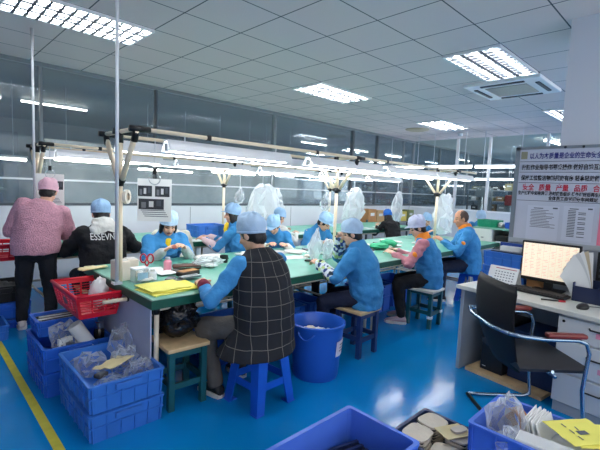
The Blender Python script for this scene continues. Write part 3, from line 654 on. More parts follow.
# ------------------------------------------------------------------ crates
def crate(label, loc, rz, W, D, H, mat, grp=None, nx=5, ny=6, name='crate', cat='crate', t=.008, fl=.02, handle=True):
    """open box W x D at the rim, standing on loc (centre of the base)"""
    o = thing(name, label, cat, loc, rad(rz), grp); w0, d0, w1, d1 = W/2-fl, D/2-fl, W/2, D/2
    mb = MB(); out = lambda w, d, z: [V((-w, -d, z)), V((w, -d, z)), V((w, d, z)), V((-w, d, z))]
    def rr(w, d, z, r=.02, n=3):
        P = []
        for cx, cy, a0 in ((w-r, -d+r, -90), (w-r, d-r, 0), (-w+r, d-r, 90), (-w+r, -d+r, 180)):
            for k in range(n+1): a = rad(a0+90*k/n); P.append(V((cx+r*math.cos(a), cy+r*math.sin(a), z)))
        return P
    ww, dd = w1-.012, d1-.012
    mb.loft([rr(w0, d0, 0), rr(ww, dd, H-.012), rr(w1, d1, H-.012), rr(w1, d1, H), rr(ww-t, dd-t, H), rr(w0-t, d0-t, t)], mat); mb.build('shell', o)
    mb = MB()
    def rib(x, y, ax):
        f = lambda q: q
        if ax == 'x': a0, a1 = V((x*w0, math.copysign(d0, y), .004)), V((x*ww, math.copysign(dd, y), H-.014)); n = V((0, math.copysign(1, y), 0)); s_ = V((1, 0, 0))
        else: a0, a1 = V((math.copysign(w0, x), y*d0, .004)), V((math.copysign(ww, x), y*dd, H-.014)); n = V((math.copysign(1, x), 0, 0)); s_ = V((0, 1, 0))
        mb.loft([[p-s_*.004-n*.002, p+s_*.004-n*.002, p+s_*.003+n*.009, p-s_*.003+n*.009] for p in (a0, a1)], mat)
    for k in range(nx+1):
        x = -.96+1.92*k/nx
        for y in (-1, 1): rib(x, y, 'x')
    for k in range(ny+1):
        y = -.96+1.92*k/ny
        for x in (-1, 1): rib(x, y, 'y')
    q = .55; wz, dz_ = w0+(ww-w0)*q, d0+(dd-d0)*q
    for lo, hi in (((-wz-.008, -dz_-.009, H*q-.004), (wz+.008, -dz_, H*q+.004)), ((-wz-.008, dz_, H*q-.004), (wz+.008, dz_+.009, H*q+.004)), ((-wz-.009, -dz_, H*q-.004), (-wz, dz_, H*q+.004)), ((wz, -dz_, H*q-.004), (wz+.009, dz_, H*q+.004))): mb.b2(lo, hi, mat)
    mb.build('ribs', o)
    if handle:
        for sy in (-1, 1):
            MB().box((0, sy*(d1-.008), H*.78), (W*.34, .022, H*.22), mat, bev=.004).build('handle', o)
    return o
h2 = .172
crate('blue ribbed crate on the floor at lower left, under the crate of plastic-bagged parts', (.93, 2.65, 0), 0, .45, .63, h2-.004, BLUEC)
crate('blue ribbed crate of plastic-bagged parts, top of the front stack at lower left', (.93, 2.65, h2), 0, .45, .63, h2, BLUEC)
crate('deeper blue crate on the floor behind the front stack, lower left', (.87, 3.32, 0), 0, .46, .54, h2-.004, BLUEK)
crate('deeper blue crate holding bagged parts and rolled paper, behind the front stack', (.87, 3.32, h2), 0, .46, .54, h2, BLUEK)
crate('small blue crate of dark strips resting across the rear of a blue crate', (.87, 3.44, h2*2), 0, .42, .26, .12, BLUEK, nx=4, ny=3)
crate('large bright blue empty-looking crate at the bottom middle of the picture', (1.35, 1.055, 0), 0, .62, .42, .37, BLUEC2, nx=5, ny=3)
crate('large bright blue crate full of papers at the bottom right corner', (2.21, .47, 0), 0, .43, .62, .37, BLUEC2, nx=3, ny=5)
# ------------------------------------------------------------------ loose things, front left and floor
BAG = bagm('clear_plastic_bag', .14, .7); BAGW = bagm('milky_plastic_bag', .42, .9); BAGB = pm('black_plastic_bag', (18, 19, 24), .22, bump=.9, bscale=18, bdist=.03)
PAPER = pm('white_paper', (238, 239, 236), .7); PAPERG = pm('greyish_paper', (214, 216, 214), .7); YEL = pm('yellow_cloth_sheet', (238, 226, 88), .7, bump=.3, bscale=20); YELP = pm('yellow_paper', (240, 232, 110), .7); INK = pm('grey_ink', (90, 94, 104), .8); INKB = pm('black_ink', (24, 24, 30), .8); INKR = pm('red_ink', (196, 40, 66), .8); INKN = pm('navy_ink', (50, 52, 130), .8)
CARD = pm('cardboard', (178, 128, 82), .8, var=.1); FELT = pm('beige_felt', (228, 216, 196), .95, var=.08, bump=.4, bscale=60); FELTY = pm('cream_board', (232, 214, 162), .8); RED = pm('red_plastic', (206, 22, 48), .35); REDB = pm('red_handle', (190, 30, 50), .35); BRN = pm('brown_leather', (88, 54, 42), .5, bump=.3); PINKB = pm('pink_liquid', (232, 150, 168), .2); GLOVEY = pm('cream_rubber_glove', (240, 222, 166), .5); GLOVEW = pm('white_knit_glove', (232, 232, 226), .9, bump=.4, bscale=90); TISS = pm('tissue_cream', (236, 224, 206), .8)
def blob_bag(label, loc, rd, mat, rz=0, seed=0., amp=.35, neck=False, name='plastic_bag', grp=None, u=18, v=12, n=1.7):
    fac = 'bag' in name and mat in (BAG, BAGW); o_ = MB(); o_.ell((0, 0, 0), (1, 1, 1), u=15 if fac else 24, v=9 if fac else 16); rr_ = random.Random(int(seed*100)+7)
    for w_ in o_.bm.verts:
        p = w_.co.copy(); k = 1-abs(noise.noise(p*n+V((seed, 0, 0))))*2*amp+.5*amp*noise.noise(p*3.7*n+V((seed, 5, 0)))+.25*amp*noise.noise(p*8*n+V((0, seed, 0)))
        w_.co = V((p.x*rd[0]*k, p.y*rd[1]*k, p.z*rd[2]*k if not neck else p.z*rd[2]))
        if neck:
            t = (p.z+1)/2; bb = (1-p.z*p.z+.02)**.5; f = (1.0-(.86 if neck == 'tie' else .42)*max(0, (t-.3)/.7)**1.2)/(bb if neck != 'tie' else 1)*(bb**.35 if neck != 'tie' else 1); w_.co.x = w_.co.x*f+rd[0]*.35*(t-.4); w_.co.y *= f; w_.co.z += .06*noise.noise(V((p.x*3+seed, p.y*2, 1)))*(1 if neck != 'tie' else 0)
    if fac:
        for w_ in o_.bm.verts: w_.co += V((rr_.uniform(-1, 1)*rd[0], rr_.uniform(-1, 1)*rd[1], rr_.uniform(-1, 1)*rd[2]*.6))*.16
        bmesh.ops.triangulate(o_.bm, faces=o_.bm.faces)
    zmin = min(w_.co.z for w_ in o_.bm.verts)
    for w_ in o_.bm.verts: w_.co.z -= zmin
    ob = o_.build(name, None, mat, smooth=not fac, loc=loc, rz=rad(rz)); ob['label'] = label; ob['category'] = 'bag'
    if grp: ob['group'] = grp
    return ob
def sheet(label, loc, rz, w, d, mat, th=.004, wav=.0, name='paper_sheet', cat='paper', grp=None, tilt=0, seed=1.):
    mb = MB(); n = 8
    up = [[V((-w/2+w*i/n, -d/2+d*j/n, th+wav*noise.noise(V((i*.5+seed, j*.5, seed))))) for i in range(n+1)] for j in range(n+1)]
    k = mb.mi(mat); A = [[mb.bm.verts.new(p) for p in r] for r in up]; B = [[mb.bm.verts.new(p-V((0, 0, th))) for p in r] for r in up]
    for j in range(n):
        for i in range(n): mb.bm.faces.new((A[j][i], A[j][i+1], A[j+1][i+1], A[j+1][i])); mb.bm.faces.new((B[j][i], B[j+1][i], B[j+1][i+1], B[j][i+1]))
    ed = [(j, 0) for j in range(n)]+[(n, i) for i in range(n)]+[(j, n) for j in range(n, 0, -1)]+[(0, i) for i in range(n, 0, -1)]
    for a, b in zip(ed, ed[1:]+ed[:1]): mb.bm.faces.new((A[a[0]][a[1]], A[b[0]][b[1]], B[b[0]][b[1]], B[a[0]][a[1]]))
    o = mb.build(name, None, mat, smooth='auto', loc=loc, rz=rad(rz)); o.rotation_euler[0] = rad(tilt)
    return tag(o, label, cat, grp)
def glove(label, loc, rz, mat, s=1., grp=None, flip=1, tilt=0):
    mb = MB(); mb.loft([[V((hw*math.cos(2*PI*k/10), y, .012+.011*math.sin(2*PI*k/10))) for k in range(10)] for hw, y in ((.036, -.11), (.034, -.06), (.044, -.02), (.046, .03), (.042, .045))])
    for i in range(4): mb.cap((-.031+.021*i, .04, .012), (-.042+.028*i, .10+(.012, .022, .016, -.006)[i], .012), .0115, .009, seg=8, h=2)
    mb.cap((.035*flip, -.02, .012), (.078*flip, .035, .012), .013, .0095, seg=8, h=2)
    for v_ in mb.bm.verts: v_.co *= s
    o = mesh_obj(remesh(mb, .006, 2, .002, 30, rz), 'glove', [mat]); o.location = loc; o.rotation_euler = (rad(tilt), 0, rad(rz)); return tag(o, label, 'glove', grp)
# contents of the lower-left crates
Z1 = h2+.05
for x, y, z, r, rz, lb in ((.86, 2.83, Z1, (.12, .12, .085), 10, 'crumpled clear plastic bag in the back left of the front crate'), (1.07, 2.84, Z1, (.09, .10, .15), 40, 'tall crumpled clear bag leaning on the grey end panel'), (1.06, 2.50, Z1, (.085, .10, .095), 70, 'crumpled clear bag in the front right corner of the front crate'), (.87, 2.47, Z1, (.10, .09, .07), 0, 'flat clear bag with white parts at the front of the front crate'), (1.03, 2.66, Z1, (.09, .10, .12), 0, 'clear bag with dark part in the middle of the front crate')):
    blob_bag(lb, (x, y, z-.03), r, BAG, rz, seed=x*9)
sheet('cream label card lying on bags in the front blue crate', (.93, 2.58, 2*h2+.005), 30, .20, .15, FELTY, .006, .01, 'label_card', 'card', tilt=-12)
for i, (x, y) in enumerate(((.835, 2.53), (1.0, 2.70))):
    t = thing('dark_component', ('dark grey part beside the cream card, nearer the crate edge', 'dark grey part behind the cream card')[i], 'part', (x, y, 2*h2-.04), rad(25)); MB().box((0, 0, .012), (.07, .05, .024), pm('dark_part_%d' % i, (70, 72, 76), .5), bev=.005).build('part_body', t); MB().box((0, 0, .026), (.05, .03, .006), GREYP).build('part_top', t)
blob_bag('clear plastic bag of white parts in the deeper blue crate', (.80, 3.18, 2*h2-.10), (.12, .10, .13), BAG, 15, 3.3)
t = thing('parts_box', 'grey foil-wrapped box standing in the deeper blue crate', 'box', (.79, 3.12, 2*h2-.10), rad(20)); MB().box((0, 0, .07), (.10, .03, .14), PAPERG, bev=.004).build('box_body', t); MB().box((.02, -.0155, .07), (.05, .002, .08), INK).build('box_label', t)
mb = MB(); mb.tube([(0, 0, 0), (0, 0, .28)], .05, PAPERG, 18); o = mb.build('paper_roll', None, smooth='auto', loc=(.99, 3.10, h2+.05)); o.rotation_euler = (rad(-6), rad(-30), 0); tag(o, 'rolled grey paper with printing leaning in the deeper blue crate', 'paper')
t = thing('thermos_flask', 'dark steel thermos flask standing behind the rolled paper', 'flask', (1.05, 3.22, h2+.012)); MB().lathe([(.0, 0), (.036, 0), (.038, .02), (.038, .17), (.03, .19), (.0, .19)], mat=pm('flask_steel', (70, 66, 64), .25, metal=.8), caps=False).build('flask_body', t, smooth='auto'); MB().lathe([(.031, .19), (.031, .235), (.026, .24), (.0, .24)], mat=CHROME).build('flask_cap', t, smooth='auto')
for i in range(7):
    t = MB().box((0, 0, .01), (.36-.02*(i % 3), .018, .02), (BLK, PAPERG, BLK, WHT, BLK, PAPERG, BLK)[i], bev=.002).build('trim_strip', None, loc=(.87, 3.35+i*.028, 2*h2+.085), rz=rad((-3, 2, 4, -2, 1, -4, 2)[i])); tag(t, 'dark or pale strip lying in the small rear crate, %s from the front' % ordw(i), 'strip', 'strips in the small crate'); t.name = 'narrow_strip'
for k in range(3):
    t = MB().box((0, 0, .01), (.36, .2, .035), BLK).build('strip_bundle', None, loc=(.87, 3.44, 2*h2+.008+.0*k)) if k == 0 else None
    if t: tag(t, 'dark bundle under the strips in the small rear crate', 'bundle')
# red basket on the bracket
def basket(label, loc, rz, W, D, H):
    t = thing('plastic_basket', label, 'basket', loc, rad(rz)); mb = MB(); fl = .035
    def wall(p0, p1, q0, q1):
        # lattice wall between the base edge p0-p1 and the rim edge q0-q1
        L_ = lambda u, v: p0.lerp(p1, u).lerp(q0.lerp(q1, u), v); n = (p1-p0).cross(q0-p0).normalized()*.004
        def slab(u0, u1, v0, v1): mb.loft([[L_(u0, v0)-n, L_(u1, v0)-n, L_(u1, v1)-n, L_(u0, v1)-n], [L_(u0, v0)+n, L_(u1, v0)+n, L_(u1, v1)+n, L_(u0, v1)+n]], RED)
        slab(0, 1, 0, .22); slab(0, 1, .82, 1); slab(0, .06, .2, .85); slab(.94, 1, .2, .85)
        for k in range(1, 6): slab(0, 1, .22+.12*k-.035, .22+.12*k-.0)
        m = max(3, int((p1-p0).length/.07))
        for k in range(1, m): slab(k/m-.018, k/m+.018, .2, .85)
        return L_
    a, b = W/2-fl, D/2-fl; B = [V((-a, -b, 0)), V((a, -b, 0)), V((a, b, 0)), V((-a, b, 0))]; T = [V((-W/2, -D/2, H)), V((W/2, -D/2, H)), V((W/2, D/2, H)), V((-W/2, D/2, H))]
    for i in range(4): wall(B[i], B[(i+1) % 4], T[i], T[(i+1) % 4])
    mb.b2((-a, -b, 0), (a, b, .006), RED); mb.build('basket_shell', t)
    mb = MB(); r = .012
    for i in range(4): mb.tube([T[i], T[(i+1) % 4]], .011, RED, 8)
    for p in T: mb.ell(p, (.013, .013, .013), RED, u=8, v=6)
    mb.build('rim', t, smooth=True)
    mb = MB(); mb.lathe([(.0, 0), (.045, 0), (.045, .004), (.0, .004)], mat=GREYP, seg=20); mb.xf(Matrix.Translation((-W/2+.012, -.02, H*.52)) @ Matrix.Rotation(rad(-90-14), 4, 'Y') @ Matrix.Scale(.6, 4, (1, 0, 0))); mb.build('round_grip', t)
    return t
basket('red lattice plastic basket hung on the end of the front table', (.965, 3.24, .54), 0, .31, .60, .165)
blob_bag('crumpled white paper bag standing in the red basket near the pole', (1.02, 3.14, .55), (.075, .06, .125), pm('white_tissue', (236, 234, 232), .8, bump=.5), 20, 4.2, .3, name='paper_bag')
basket('red lattice plastic basket at the left picture edge behind the pink jacket', (.70, 5.05, .66), 0, .30, .42, .16)
# stack at the far left
crate('black shallow tray of dark mesh at the left picture edge', (.68, 5.0, .26), 0, .44, .44, .16, BLK, nx=3, ny=3, name='storage_tray', cat='tray')
blob_bag('dark grey heap of mesh in the black tray at the left edge', (.68, 5.0, .30), (.17, .17, .07), pm('grey_mesh', (90, 92, 94), .7, bump=1, bscale=60), 0, 2.1, .4, name='mesh_heap')
crate('blue crate beneath the black tray at the left edge', (.68, 5.0, .09), 0, .46, .46, .165, BLUEK, nx=3, ny=3); crate('flat blue crate on the floor at the left edge, lowest of its stack', (.68, 5.0, 0), 0, .50, .50, .085, BLUEK, nx=3, ny=3)
crate('blue crate on the floor left of the standing woman\'s feet', (.42, 4.62, 0), 0, .5, .4, .14, BLUEC, nx=3, ny=3)
for i, (x, y) in enumerate(((.36, 4.60), (.50, 4.66), (.44, 4.54))): blob_bag(('cream cloth bundle in the floor crate at the left edge', 'pale cloth bundle nearest the shoes in the left floor crate', 'grey cloth bundle at the front of the left floor crate')[i], (x, y, .03), (.09, .07, .07), (TISS, WHITEC, LTGREY)[i], i*40, i*3.1, .3, name='cloth_bundle')
# black bag on the stool
blob_bag('black plastic bin bag sitting on the teal stool', (1.345, 2.55, .43), (.15, .17, .16), BAGB, 0, 6.1, .28, name='rubbish_bag')
# round bin
t = thing('waste_bin', 'round blue plastic bin with a paper note on its side', 'bin', (2.375, 2.175, 0)); mb = MB()
mb.lathe([(.0, .0), (.165, 0), (.172, .02), (.185, .21), (.199, .40), (.212, .405), (.214, .43), (.203, .435), (.192, .42), (.178, .21), (.16, .015), (.0, .012)], mat=BIN, seg=40, caps=False); mb.build('bin_body', t, smooth='auto')
for a in (200, 20):
    mb = MB(); mb.tube([(math.cos(rad(a+d))*(.208 if abs(d) > 14 else .214), math.sin(rad(a+d))*(.208 if abs(d) > 14 else .214), .385-.05*math.sin(rad(min(180, (d+18)*5)))) for d in range(-18, 19, 4)], .006, BIN, 6); mb.build('handle', t, smooth=True)
mb = MB(); n = 8; mb.loft([[V((math.cos(rad(a))*(r+(z-.2)*.075), math.sin(rad(a))*(r+(z-.2)*.075), z)) for a, r, z in ((a0, .187, .19), (a0, .189, .19), (a0, .189, .31), (a0, .187, .31))] for a0 in [-88+40*k/n for k in range(n+1)]], pm('pinkish_note', (224, 214, 226), .7)); nt_ = mb.build('paper_note', t)
mb = MB()
for z in (.225, .25, .275): mb.loft([[V((math.cos(rad(a))*(r+(z-.2)*.075), math.sin(rad(a))*(r+(z-.2)*.075), z+dz)) for r, dz in ((.1885, 0), (.190, 0), (.190, .008), (.1885, .008))] for a in [-76+18*k/4 for k in range(5)]], INK)
mb.build('note_writing', nt_); t.scale = (1.07, 1.07, 1.03)
for i, (x, y, c) in enumerate(((2.41, 2.20, PAPER), (2.34, 2.14, FELTY), (2.45, 2.14, PAPERG), (2.37, 2.25, TISS))): blob_bag(('white scrap paper on top in the blue bin', 'cream scrap in the middle of the blue bin', 'grey scrap near the note side of the blue bin', 'pale tissue at the back of the blue bin')[i], (x, y, .27), (.09, .08, .05), c, i*50, i*2.2, .35, name='paper_scrap')
for i, (x, y) in enumerate(((2.0, 2.95), (2.75, 2.98), (3.05, 3.0), (4.2, 3.0), (4.8, 3.05))): crate(('blue crate under the front table behind the plaid vest', 'blue crate under the front table beside the round bin', 'blue crate under the front table left of the twin legs', 'blue crate under the right front table, nearer', 'blue crate under the right front table, farther')[i], (x, y, 0), 0, .5 if i not in (1, 2) else .26, .40, .34, BLUEK, nx=3, ny=3)
# crates at the bottom of the picture
t = thing('slotted_tray', 'black slotted tray lying in the bottom middle blue crate', 'tray', (1.52, 1.10, .012), rad(-14)); mb = MB(); mb.b2((-.10, -.12, 0), (.10, .12, .20), BLK)
mb.build('tray_body', t); mb = MB()
for k in range(6): mb.b2((-.09, -.105+k*.04, .20), (.09, -.09+k*.04, .216), pm('dark_blue_slat', (40, 52, 90), .4) if k == 0 else bpy.data.materials['dark_blue_slat'])
mb.build('slats', t)
blob_bag('small crumpled clear bag in the bottom middle blue crate', (1.28, 1.08, .012), (.09, .07, .135), BAG, 0, 8.1, .3)
crate('low dark blue tray of cut felt pads on the floor, bottom centre right', (2.18, 1.01, 0), 0, .42, .40, .115, pm('dark_blue_plastic', (28, 50, 96), .4), nx=3, ny=3, name='storage_tray', cat='tray')
padn = 0
def pad(x, y, z, rz, w, d, mat, lb, grp):
    n = 18; P = [(w/2*math.copysign(abs(math.cos(2*PI*k/n))**.6, math.cos(2*PI*k/n))*(1+.06*noise.noise(V((k*.9, rz, 0)))), d/2*math.copysign(abs(math.sin(2*PI*k/n))**.6, math.sin(2*PI*k/n))*(1+.06*noise.noise(V((k*.9, rz, 3))))) for k in range(n)]
    o = MB().ext(P, 0, .011, mat).build('felt_pad', None, loc=(x, y, z), rz=rad(rz)); return tag(o, lb, 'pad', grp)
for pi, (x, y, rz, w, d, nm) in enumerate(((2.10, 1.10, 5, .17, .15, 'back left pile'), (2.28, 1.10, -8, .16, .15, 'back right pile'), (2.10, .92, 12, .15, .15, 'front left pile'), (2.27, .92, 0, .17, .14, 'front right pile'))):
    for k in range(7 if pi != 2 else 5):
        pad(x+.004*math.sin(k*2.2), y+.004*math.cos(k*1.7), .010+k*.0165, rz+3*math.sin(k*3), w, d, FELT, 'beige felt pad in the %s of the low tray, %s from the bottom' % (nm, ordw(k)), 'felt pads in the low tray')
        if k < 6 and not (pi == 2 and k == 4):
            o = MB().box((0, 0, .0025), (w*.9, d*.9, .005), BLK).build('foam_spacer', None, loc=(x, y, .0212+k*.0165), rz=rad(rz)); tag(o, 'dark foam sheet between pads of the %s, %s from the bottom' % (nm, ordw(k)), 'foam', 'foam sheets between the pads')
t = thing('cream_board', 'cream card with a white pad on it lying on the felt piles', 'card', (2.24, .95, .132), rad(-25)); MB().box((0, 0, .003), (.17, .12, .006), FELTY).build('card', t)
pad(2.27, .93, .140, -20, .10, .055, FELT, 'small oval felt pad on the cream card', 'felt pads in the low tray')
# bottom right crate contents
mb = MB(); mb.lathe([(.045, -.024), (.06, -.024), (.06, .024), (.045, .024)], mat=pm('brown_tape', (150, 100, 56), .35), seg=28, caps=False)
k = len(mb.bm.verts)//4
o = mb.build('tape_roll', None, smooth='auto', loc=(2.265, .63, .345)); o.rotation_euler = (rad(84), 0, rad(60)); tag(o, 'brown packing tape roll wrapped in plastic, bottom right crate', 'tape')
blob_bag('large crumpled clear plastic bag beside the tape roll, bottom right crate', (2.17, .655, .22), (.10, .095, .15), BAG, 30, 9.4, .3); blob_bag('second crumpled clear bag in the near left corner of the bottom right crate', (2.07, .60, .22), (.07, .09, .09), BAG, 70, 1.4, .35)
for i in range(10):
    o = sheet('white paper sheet standing in the bottom right crate, %s behind the tape roll' % ordw(i) if i < 8 else 'white paper sheet standing farthest back in the bottom right crate' if i == 8 else 'white paper sheet standing against the yellow one', (2.30, .555-i*.012, .20), 0, .20, .003, PAPER, .20, 0, 'paper_sheet', 'paper', 'papers standing in the bottom right crate', tilt=0); o.rotation_euler = (rad(-8-1.5*i), 0, rad(4*math.sin(i*2)))
for i in range(2):
    o = sheet(('yellow printed paper standing in the bottom right crate', 'second yellow printed paper behind the first, bottom right crate')[i], (2.29+.02*i, .36-.05*i, .395-.006*i), 55-10*i, .20, .25, YELP, .003, .006, tilt=0, seed=i)
    mb = MB(); mb.b2((-.03, -.02, .006), (.0, .03, .0068), INK)
    for k in range(3): mb.b2((-.07+.05*k, .05, .008), (-.04+.05*k, .056, .0088), INK)
    mb.build('print_marks', o)
t = thing('white_box', 'long white paper box lying across the front of the bottom right crate', 'box', (2.085, .42, .315), rad(-84)); MB().box((0, 0, .03), (.30, .10, .06), PAPER, bev=.003).build('box_body', t); MB().box((0, 0, .0605), (.29, .095, .002), PAPERG).build('box_lid', t)
o = MB().box((0, 0, .14), (.30, .44, .28), PAPERG, bev=.01).build('paper_stack', None, loc=(2.24, .40, .012), rz=0); tag(o, 'thick stack of white paper filling the bottom right crate', 'paper')
# ------------------------------------------------------------------ on the front tables
TZ = .7505
for i, (x, y, rz, w, d, m) in enumerate(((1.32, 2.66, 8, .34, .26, YELP), (1.35, 2.68, -4, .36, .27, YEL), (1.31, 2.70, 3, .30, .26, YELP))):
    sheet(('yellow cloth sheet at the bottom of the pile on the near table corner', 'yellow cloth sheet in the middle of the pile on the near table corner', 'yellow cloth sheet on top of the pile on the near table corner')[i], (x, y, TZ+.008*i), rz, w, d, m, .005, .007, 'cloth_sheet', 'cloth', 'yellow sheets on the table corner', seed=i*3)
t = thing('cream_carton', 'cream carton at the table end just left of the forked post', 'box', (1.17, 3.12, TZ), rad(8)); MB().box((0, 0, .075), (.09, .13, .15), TISS, bev=.006).build('carton_body', t); MB().box((0, -.0, .152), (.07, .1, .004), WHITEC).build('carton_lid', t)
t = thing('cream_carton', 'second cream carton right behind the forked post', 'box', (1.28, 3.20, TZ), rad(-5)); MB().box((0, 0, .07), (.09, .11, .14), TISS, bev=.006).build('carton_body', t); MB().box((0, 0, .142), (.07, .08, .004), WHITEC).build('carton_lid', t)
CLEAR = bagm('clear_plastic_box', .3, .45, (200, 215, 230), .1)
t = thing('clear_container', 'clear plastic container with blue print beside the forked post', 'container', (1.26, 2.98, TZ), rad(5)); MB().box((0, 0, .05), (.11, .09, .10), CLEAR, bev=.008).build('container_body', t); MB().box((0, 0, .104), (.114, .094, .012), WHT, bev=.004).build('lid', t); MB().box((0, -.0465, .05), (.08, .002, .05), pm('blue_print', (150, 184, 214), .5)).build('printed_label', t)
def bottle(nm, lb, loc, r, h, mat, capm):
    t = thing(nm, lb, 'bottle', loc); MB().lathe([(0, 0), (r, 0), (r, h*.68), (r*.55, h*.82), (r*.5, h*.86), (0, h*.86)], mat=mat, caps=False).build('bottle_body', t, smooth='auto'); MB().lathe([(r*.6, h*.84), (r*.6, h), (0, h)], mat=capm, caps=False).build('bottle_cap', t, smooth='auto'); return t
bottle('white_bottle', 'small white bottle on the table in front of the clear container', (1.36, 2.98, TZ), .03, .085, WHT, WHT); bottle('white_jar', 'shorter white jar behind the white bottle', (1.36, 3.09, TZ), .028, .08, PAPERG, WHT)
bottle('pink_bottle', 'bottle of pink liquid on the front table near the blue jacket', (1.60, 3.22, TZ), .033, .12, PINKB, pm('clear_cap', (190, 200, 206), .3))
t = thing('scissors', 'red-handled scissors standing tilted behind the clear container', 'scissors', (1.42, 3.22, TZ), rad(-40))
for k in (-1, 1):
    mb = MB(); mb.tube([(k*.028+.024*math.cos(a), 0, .125+.036*math.sin(a)) for a in [2*PI*j/16 for j in range(17)]], .006, REDB, 8); mb.tube([(k*.018, 0, .092), (0, 0, .06)], .006, REDB, 8); hn = mb.build('handle', t, smooth=True)
    mb = MB(); mb.loft([[V((k*.004, -.001, .07)), V((-k*.012, -.001, .07)), V((-k*.012, .001, .07)), V((k*.004, .001, .07))], [V((-k*.004, -.001, .0)), V((-k*.006, -.001, 0)), V((-k*.006, .001, 0)), V((-k*.004, .001, 0))]], CHROME); mb.build('blade', t)
t = thing('wallet', 'brown leather pouch on the front table', 'pouch', (1.78, 3.22, TZ), rad(-20)); mb = MB(); mb.box((0, 0, .02), (.24, .12, .04), BRN, bev=.018); mb.build('pouch_body', t, smooth='auto'); MB().box((0, -.058, .022), (.22, .006, .006), CHROME).build('zip', t)
for i, (x, y, rz) in enumerate(((1.56, 2.86, 20), (1.60, 2.84, 5))):
    t = thing('metal_plate', ('lower of two thin steel part trays by the plaid vest', 'upper of two thin steel part trays by the plaid vest')[i], 'tray', (x, y, TZ+.018*i), rad(rz)); MB().box((0, 0, .007), (.17, .07, .014), pm('plate_steel', (150, 156, 160), .35, metal=.6) if i == 0 else bpy.data.materials['plate_steel'], bev=.004).build('tray_body', t); MB().box((0, 0, .0145), (.12, .03, .002), GREYP).build('tray_slot', t)
t = thing('dark_case', 'dark brown case with pale lid edge, between the pouch and the part trays', 'case', (1.66, 2.98, TZ), rad(12)); MB().box((0, 0, .02), (.19, .08, .04), pm('dark_brown', (62, 50, 44), .5), bev=.01).build('case_body', t); MB().box((0, 0, .041), (.17, .07, .004), CARD).build('case_top', t)
for i, (x, y, rz, lb) in enumerate(((1.40, 3.30, 20, 'white paper sheet near the scissors'), (1.50, 3.34, -15, 'white paper sheet in front of the blue-jacketed woman'), (1.46, 3.24, 40, 'white paper sheet left of the pink bottle'), (1.56, 3.12, 5, 'white paper sheet under the pink bottle'))): sheet(lb, (x, y, TZ+.004*i), rz, .21, .15, PAPER, .003, .004, seed=i)
blob_bag('cream cloth bundle on the front table left of the plaid vest', (2.12, 3.42, TZ), (.20, .13, .035), WHITEC, 20, 3, .25, name='cloth_bundle'); blob_bag('clear bag of parts on the front table beside the cream cloth', (1.98, 3.18, TZ), (.16, .12, .05), BAG, 0, 5, .3)
t = thing('black_cup', 'small dark cup on the front table beside the plaid vest', 'cup', (2.22, 3.30, TZ)); MB().lathe([(0, 0), (.035, 0), (.042, .07), (.038, .07), (.031, .006), (0, .006)], mat=BLK, caps=False).build('cup_body', t, smooth='auto'); MB().lathe([(.0, .05), (.036, .05)], mat=GREYP, caps=False).build('cup_contents', t)
glove('cream rubber glove hanging over the left end of the front table', (1.13, 3.60, TZ+.002), 100, GLOVEY, 1.0)
for i, (x, y, rz) in enumerate(((2.75, 3.25, 30), (2.85, 3.45, 70), (3.02, 3.15, -20), (3.20, 3.35, 15), (3.12, 3.52, 80), (3.42, 3.2, 45), (3.35, 3.48, -40), (2.62, 3.50, 10), (3.70, 3.05, 60), (3.9, 3.3, 20), (4.1, 3.05, -10), (4.45, 3.3, 35), (4.6, 2.85, 75), (4.9, 3.1, 5), (5.1, 2.8, 50), (5.3, 3.3, -30))):
    spot = ('nearest the plaid vest', 'behind the plaid vest', 'by the floral sleeve', 'in the middle between the floral sleeve and white sleeves', 'in front of the white sleeves', 'near the table joint', 'behind the table joint', 'at the back beside the first white sleeves')[i] if i < 8 else ('just past the table joint', 'behind the green cloth', 'in front of the folded green cloth', 'on the right table behind the green cloth', 'by the pink sleeve', 'beyond the pink sleeve', 'by the bare-headed man', 'at the far end of the right table')[i-8]
    if i % 2: glove('white knitted work glove lying %s' % spot, (x, y, TZ), rz, GLOVEW, .95, 'work gloves on the benches')
    else: sheet('pale paper sheet lying %s' % spot, (x, y, TZ), rz, .26, .18, PAPER if i % 4 else PAPERG, .004, .006, grp='papers on the benches', seed=i)
GRC = pm('bright_green_cloth', (46, 168, 118), .7, bump=.4)
for i, (x, y, z, rx) in enumerate(((4.45, 3.05, .07, .17), (4.78, 3.12, .085, .16), (4.25, 3.3, .05, .12))): blob_bag(('bright green cloth bundle on the right table, left one', 'bright green cloth bundle on the right table near the pink sleeve', 'bright green cloth bundle at the back of the right table')[i], (x, y, TZ), (rx, .12, z*.6), GRC, i*30, i*4, .25, name='cloth_bundle')
blob_bag('standing white tissue bag on the front table beside the man-height post', (3.08, 2.90, TZ), (.10, .08, .17), BAGW, 0, 7, .25, 'tie'); blob_bag('smaller white tissue bag right of the standing one', (3.24, 2.86, TZ), (.08, .07, .12), BAGW, 40, 8.4, .3)
bottle('brown_bottle', 'small red-brown bottle on the right table', (4.12, 3.32, TZ), .025, .07, BRN, REDB)
t = thing('orange_clip_tool', 'thin orange-handled tool lying near the table joint', 'tool', (3.95, 3.18, TZ), rad(30)); MB().tube([(-.08, 0, .01), (.03, 0, .01)], .009, pm('orange_plastic', (220, 90, 40), .4), 8).build('handle', t); MB().tube([(.03, 0, .01), (.10, 0, .01)], .003, CHROME, 6).build('shaft', t)
